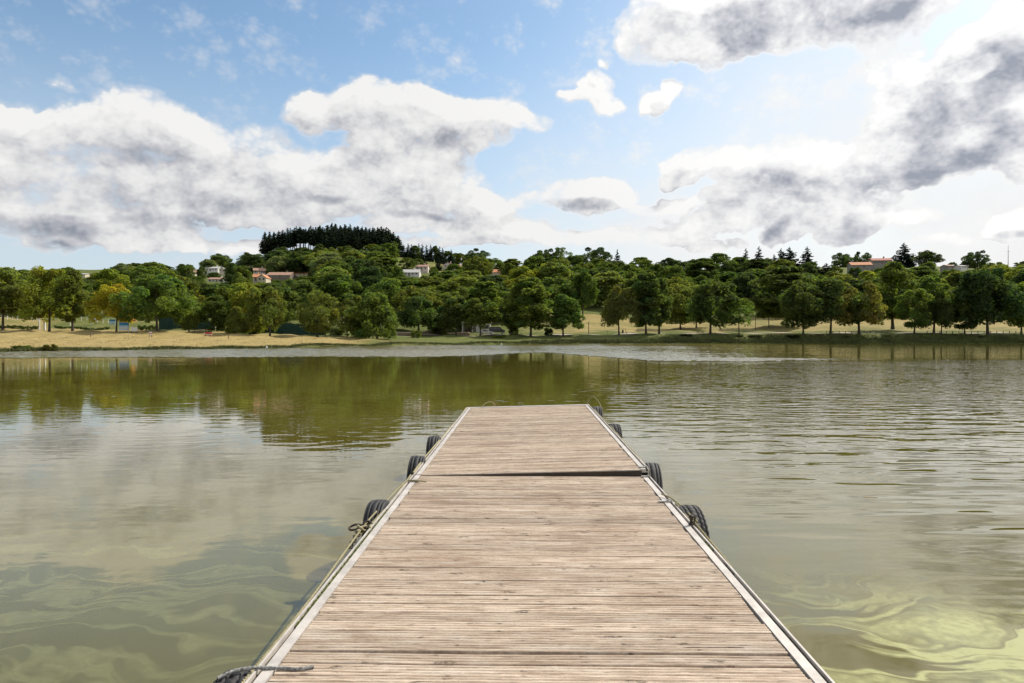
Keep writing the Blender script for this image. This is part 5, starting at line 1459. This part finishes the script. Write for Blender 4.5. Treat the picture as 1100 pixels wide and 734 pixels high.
# ------------------------------------------------------------------ fences
def fence(name, pxa, pxb, d_of, h, post_step, rails, post_r, mat, label, cat='fence', panel=None, rail_r=0.03):
    Dm = (d_of(pxa) + d_of(pxb)) / 2
    root = empty(name, at((pxa + pxb) / 2, Dm), 0, label, cat)
    ro = root.location
    n = max(2, int(round(abs(pxb - pxa) / FPX * Dm / post_step)))
    tops = []
    for q in range(n + 1):
        px = pxa + (pxb - pxa) * q / n; D = d_of(px); p_ = at(px, D) - ro
        tops.append(p_)
        MB().box(p_ + Vector((0, 0, h / 2 - 0.15)), (post_r * 2, post_r * 2, h + 0.3)).build('post', mat, root)
    for z in rails:
        mb = MB()
        for a, b_ in zip(tops[:-1], tops[1:]): mb.tube([a + Vector((0, -post_r - 0.02, z)), b_ + Vector((0, -post_r - 0.02, z))], rail_r, 5)
        mb.build('rail', mat, root)
    if panel is not None:
        mb = MB()
        for a, b_ in zip(tops[:-1], tops[1:]):
            i = mb.verts([a + Vector((0, post_r + 0.01, 0.05)), b_ + Vector((0, post_r + 0.01, 0.05)), b_ + Vector((0, post_r + 0.01, h - 0.05)), a + Vector((0, post_r + 0.01, h - 0.05)),
                          a + Vector((0, post_r + 0.03, 0.05)), b_ + Vector((0, post_r + 0.03, 0.05)), b_ + Vector((0, post_r + 0.03, h - 0.05)), a + Vector((0, post_r + 0.03, h - 0.05))])
            for f in ((0, 1, 2, 3), (7, 6, 5, 4), (0, 4, 5, 1), (1, 5, 6, 2), (2, 6, 7, 3), (3, 7, 4, 0)): mb.face([i + q for q in f])
        mb.build('mesh_panel', panel, root)
    return root
fence('rail_fence', -14, 41, lambda p: 187.0, 1.0, 1.35, (0.92, 0.5), 0.07, WHITE, 'white post and rail fence on top of the dry bank at the left edge')
fence('rail_fence', 76, 128, lambda p: 186.0, 1.1, 1.5, (1.02,), 0.05, WHITE, 'pale thin-railed fence behind the green lawn, left of the blue boards', rail_r=0.035)
fence('tennis_fence', 171, 199, lambda p: 170.0, 2.9, 2.4, (2.85,), 0.045, POLE_GREEN, 'tall green mesh fence beside the broad shore tree, left stretch of the tennis mesh', panel=NETTING)
fence('tennis_fence', 199, 231, lambda p: 168.0, 2.1, 2.4, (2.05,), 0.045, POLE_GREEN, 'lower green mesh fence behind the red and white bench', panel=NETTING)
fence('tennis_fence', 262, 350, lambda p: 171.0, 3.0, 2.6, (2.95,), 0.045, POLE_GREEN, 'long dark green mesh fence behind the globe lamp and the pale willowy tree', panel=NETTING)
fence('low_fence', 996, 1098, lambda p: 194.2, 0.75, 1.8, (0.68,), 0.07, TIMBER, 'low wooden post and rail fence by the path under the trees at the right end')
fence('low_fence', 888, 955, lambda p: 193.8, 0.75, 1.8, (0.68,), 0.07, TIMBER, 'low wooden fence by the path under the domed and the brownish bank trees')
fence('low_fence', 632.5, 672, lambda p: 199.5, 1.25, 4.9, (1.2,), 0.035, DARKMETAL, 'thin dark rail fence running right from the tall slim pole')
fence('low_fence', 203, 262, lambda p: 160.0, 0.7, 1.3, (0.62,), 0.05, TIMBER, 'row of short pale posts with a rail behind the red and white bench', rail_r=0.025)
fence('low_fence', 500, 560, lambda p: path_D(p) - 0.8, 0.6, 3.0, (0.52,), 0.06, TIMBER, 'short rail along the lake side of the road in front of the kiosk')
# ------------------------------------------------------------------ signs, posts and small things on the far shore
def board(name, px, D, w, z0, z1, label, cat, cols, frame=None, legs=True, rz=0.0):
    root = empty(name, at(px, D), rz, label, cat)
    hw = w / 2
    if legs:
        for sg in (-1, 1): MB().box((sg * (hw - 0.06), 0.05, z1 / 2 - 0.15), (0.08, 0.08, z1 + 0.3)).build('leg', frame or GALV, root)
    z = z1
    for (frac, m, nm) in cols:
        h_ = (z1 - z0) * frac
        MB().box((0, -0.02, z - h_ / 2), (w, 0.05, h_ - 0.004)).build(nm, m, root); z -= h_
    return root
bb = board('notice_board', 133.3, 149.0, 2.05, 0.55, 2.25, 'big notice board, blue above and white below, by the yellow-topped tree', 'sign', [(0.38, BLUE, 'blue_panel'), (0.62, PALEBLUE, 'white_panel')], WHITE)
face_box(MB(), -0.8, 0.8, -0.046, 0.72, 1.30, 0.012).build('text_panel', WHITE, bb)
board('notice_board', 121, 170.0, 1.5, 0.7, 2.0, 'smaller pale blue board behind the fence, left of the yellow-topped tree trunk', 'sign', [(0.35, BLUE, 'blue_panel'), (0.65, PALEBLUE, 'white_panel')], GALV)
board('notice_board', 101.5, 176.0, 1.6, 0.9, 1.9, 'small white board on the green lawn, leftmost of the boards', 'sign', [(1.0, WHITE, 'panel')], GALV)
board('notice_sign', 144.2, 143.0, 1.35, 0.45, 1.25, 'low white sign on two dark legs beside the hedge stub', 'sign', [(1.0, WHITE, 'panel')], DARKMETAL)
board('notice_sign', 161.5, 126.0, 0.58, 0.45, 1.05, 'single white and red sign post standing out on the dry beach', 'sign', [(0.4, WHITE, 'panel'), (0.25, RED, 'red_band'), (0.35, WHITE, 'panel')], DARKMETAL)
def post(name, px, D, h, w, mat, label, cat='post', cap=None):
    root = MB().box((0, 0, h / 2 - 0.15), (w, w, h + 0.3), bev=min(0.02, w * 0.2)).box((0, 0, h + 0.03), (w * 1.25, w * 1.25, 0.06)).build(name, mat)
    root.location = at(px, D); return tag(root, label, cat)
post('white_post', 42.3, 158.0, 3.0, 0.24, WHITE, 'taller white post of the pair left of the bright green shore tree')
post('white_post', 48.0, 158.0, 2.0, 0.36, WHITE, 'shorter thicker white post of the pair near the bright green shore tree')
post('white_post', 75.4, 176.0, 3.2, 0.16, WHITE, 'slim white post at the corner of the green lawn by the tall olive tree')
post('marker_post', 97.5, 128.0, 0.75, 0.13, SHUTTER, 'small brown marker post alone on the dry beach, left of the white sign')
post('marker_post', 245.3, 132.0, 0.75, 0.12, SHUTTER, 'small dark marker post alone on the dry beach below the globe lamp')
post('litter_bin', 669, 195.0, 1.05, 0.42, DARKMETAL, 'dark litter bin under the low spreading brownish tree', 'bin')
post('bollard', 673.3, 194.6, 0.6, 0.28, GALV, 'short pale bollard just right of the dark litter bin', 'bollard')
pl = MB().tube([(0, 0, -0.3), (0, 0, 2.0), (0, 0, 3.75)], [0.11, 0.10, 0.09], 8).box((0, 0, 3.78), (0.14, 0.14, 0.06)).build('pole', DARKMETAL); pl.location = at(632.4, 199.5); tag(pl, 'tall slim dark pole on the dry slope right of the egg-shaped tree', 'pole')
pl = MB().tube([(0, 0, -0.3), (0, 0, 2.2), (0, 0, 4.2)], [0.11, 0.10, 0.09], 8).box((0, 0, 4.22), (0.16, 0.16, 0.06)).build('pole', DARKMETAL); pl.location = at(811.5, 215.0); tag(pl, 'thin dark pole in the meadow between the forked airy tree and the sparse tree', 'pole')
pl = MB().tube([(0, 0, -0.3), (0, 0, 9), (0, 0, 17)], [0.22, 0.16, 0.06], 6).box((0, 0, 12.5), (1.3, 0.2, 0.2)).build('mast', DARKMETAL); pl.location = at(1082.5, 452.0); tag(pl, 'distant thin mast on the skyline near the right picture edge', 'mast')
# globe lamp
lp = empty('lamp_post', at(269.3, 156.0), 0, 'slim lamp post with round white globe before the long dark green fence', 'lamp')
MB().tube([(0, 0, -0.2), (0, 0, 1.7)], [0.06, 0.045], 8).build('pole', DARKMETAL, lp)
MB().lathe([(0.03, 1.66), (0.14, 1.70), (0.22, 1.82), (0.25, 1.95), (0.21, 2.1), (0.11, 2.19), (0.02, 2.21)], 14).build('globe', WHITE, lp, True)
# benches
def bench(px, D, w, label, mats, back=True, rz=0.0):
    root = empty('bench', at(px, D), rz, label, 'bench')
    MB().box((0, 0, 0.45), (w, 0.42, 0.08)).build('seat', mats[0], root)
    if back: MB().box((0, 0.22, 0.72), (w, 0.06, 0.34)).build('backrest', mats[1], root)
    for sg in (-1, 1): MB().box((sg * w * 0.4, 0, 0.2), (0.1, 0.36, 0.42)).build('leg', mats[2], root)
    return root
bench(223.5, 140.0, 1.45, 'low bench with white seat and red back on the dry beach edge', (WHITE, RED, RED))
pt = empty('picnic_table', at(752.5, 197.5), 0.1, 'pale wooden picnic bench by the path in front of the thick-trunked meadow tree', 'table')
MB().box((0, 0, 0.74), (2.0, 0.8, 0.07)).build('tabletop', TIMBER, pt)
for sg in (-1, 1):
    MB().box((0, sg * 0.75, 0.45), (2.0, 0.28, 0.06)).build('seat', TIMBER, pt)
    MB().tube([(sg * 0.7, -0.75, 0.0), (sg * 0.7, -0.2, 0.72)], 0.05, 6).tube([(sg * 0.7, 0.75, 0.0), (sg * 0.7, 0.2, 0.72)], 0.05, 6).tube([(sg * 0.7, -0.8, 0.4), (sg * 0.7, 0.8, 0.4)], 0.04, 6).build('leg', TIMBER, pt)
# orange parasol behind the white sign
pa = empty('parasol', at(141.5, 160.0), 0, 'faded orange parasol between the big blue and white board and the hedge', 'parasol')
MB().tube([(0, 0, -0.2), (0, 0, 2.5)], 0.03, 6).build('pole', WHITE, pa)
n = 8; mb = MB(); top = mb.verts([(0, 0, 2.55)]); rg = mb.verts([(1.1 * math.cos(2 * math.pi * q / n), 1.1 * math.sin(2 * math.pi * q / n), 2.0) for q in range(n)]); rl = mb.verts([(1.1 * math.cos(2 * math.pi * q / n), 1.1 * math.sin(2 * math.pi * q / n), 1.85) for q in range(n)])
for q in range(n): mb.face((top, rg + q, rg + (q + 1) % n)); mb.face((rg + q, rl + q, rl + (q + 1) % n, rg + (q + 1) % n))
mb.build('canopy', ORANGE, pa)
# buoys near the beach
def buoy(px, D, s_, label, mat=WHITE):
    o = MB().lathe([(0.05 * s_, -0.12 * s_), (0.2 * s_, -0.05 * s_), (0.24 * s_, 0.08 * s_), (0.18 * s_, 0.25 * s_), (0.07 * s_, 0.36 * s_), (0.05 * s_, 0.5 * s_), (0.02 * s_, 0.55 * s_)], 14).build('buoy', mat, None, True)
    o.location = (X_of(px, D), D, 0.10); tag(o, label, 'buoy')
buoy(286.3, 108.0, 0.75, 'small pale buoy in the ruffled water below the globe lamp')
buoy(538.6, 147.0, 0.75, 'tiny white buoy near the bank below the dark van')

# ------------------------------------------------------------------ rough grass and reeds on the banks
def tufts(name, label, spots, mat, seed, hmin, hmax, n_blade=9, spread=0.35, wid=0.03):
    rg_ = np.random.default_rng(seed); V = []; 
    for (x_, y_, z_) in spots:
        for q in range(n_blade):
            a = rg_.uniform(0, 6.28); h_ = rg_.uniform(hmin, hmax); l_ = rg_.uniform(0.1, 0.5) * h_
            bx, by = x_ + rg_.normal(0, spread), y_ + rg_.normal(0, spread); w_ = wid * rg_.uniform(0.7, 1.4)
            ca, sa = math.cos(a), math.sin(a); b2 = rg_.uniform(0, 6.28)
            V += [(bx - w_ * sa, by + w_ * ca, z_ - 0.05), (bx + w_ * sa, by - w_ * ca, z_ - 0.05), (bx + l_ * 0.4 * math.cos(b2) + w_ * 0.7 * sa, by + l_ * 0.4 * math.sin(b2) - w_ * 0.7 * ca, z_ + h_ * 0.6), (bx + l_ * math.cos(b2), by + l_ * math.sin(b2), z_ + h_)]
    V = np.array(V); F = np.arange(len(V)).reshape(-1, 4)
    o = link(bpy.data.objects.new(name, np_mesh(name, V, F, mat))); tag(o, label, 'grass', None, 'stuff')
gr = random.Random(12)
def bank_spots(n, pa, pb, d0, d1):
    out = []
    for q in range(n):
        px = gr.uniform(pa, pb); D = shore(px) + gr.uniform(d0, d1) * gr.random() ** 0.7
        out.append((X_of(px, D), D, ground_px(px, D)))
    return out
GRASS_GREEN = plain('bank_grass_blade', (0.10, 0.115, 0.032), 0.9, 0.45, 0.25)
GRASS_DRY = plain('dry_grass_blade', (0.34, 0.235, 0.10), 0.9, 0.35, 0.25)
tufts('bank_grass', 'rough dark green grass growing on the right-hand lake bank', bank_spots(5200, 560, 1180, 0.1, 7.0), GRASS_GREEN, 3, 0.25, 0.7, 8, 0.35, 0.05)
tufts('shore_grass', 'green fringe of grass along the left beach waterline', bank_spots(2600, -120, 560, 0.05, 2.4), GRASS_GREEN, 4, 0.12, 0.42, 8, 0.25, 0.04)
tufts('dry_grass', 'short dry yellow grass on the left beach', bank_spots(1500, -140, 420, 2.0, 60.0), GRASS_DRY, 5, 0.03, 0.10, 7, 0.6, 0.05)
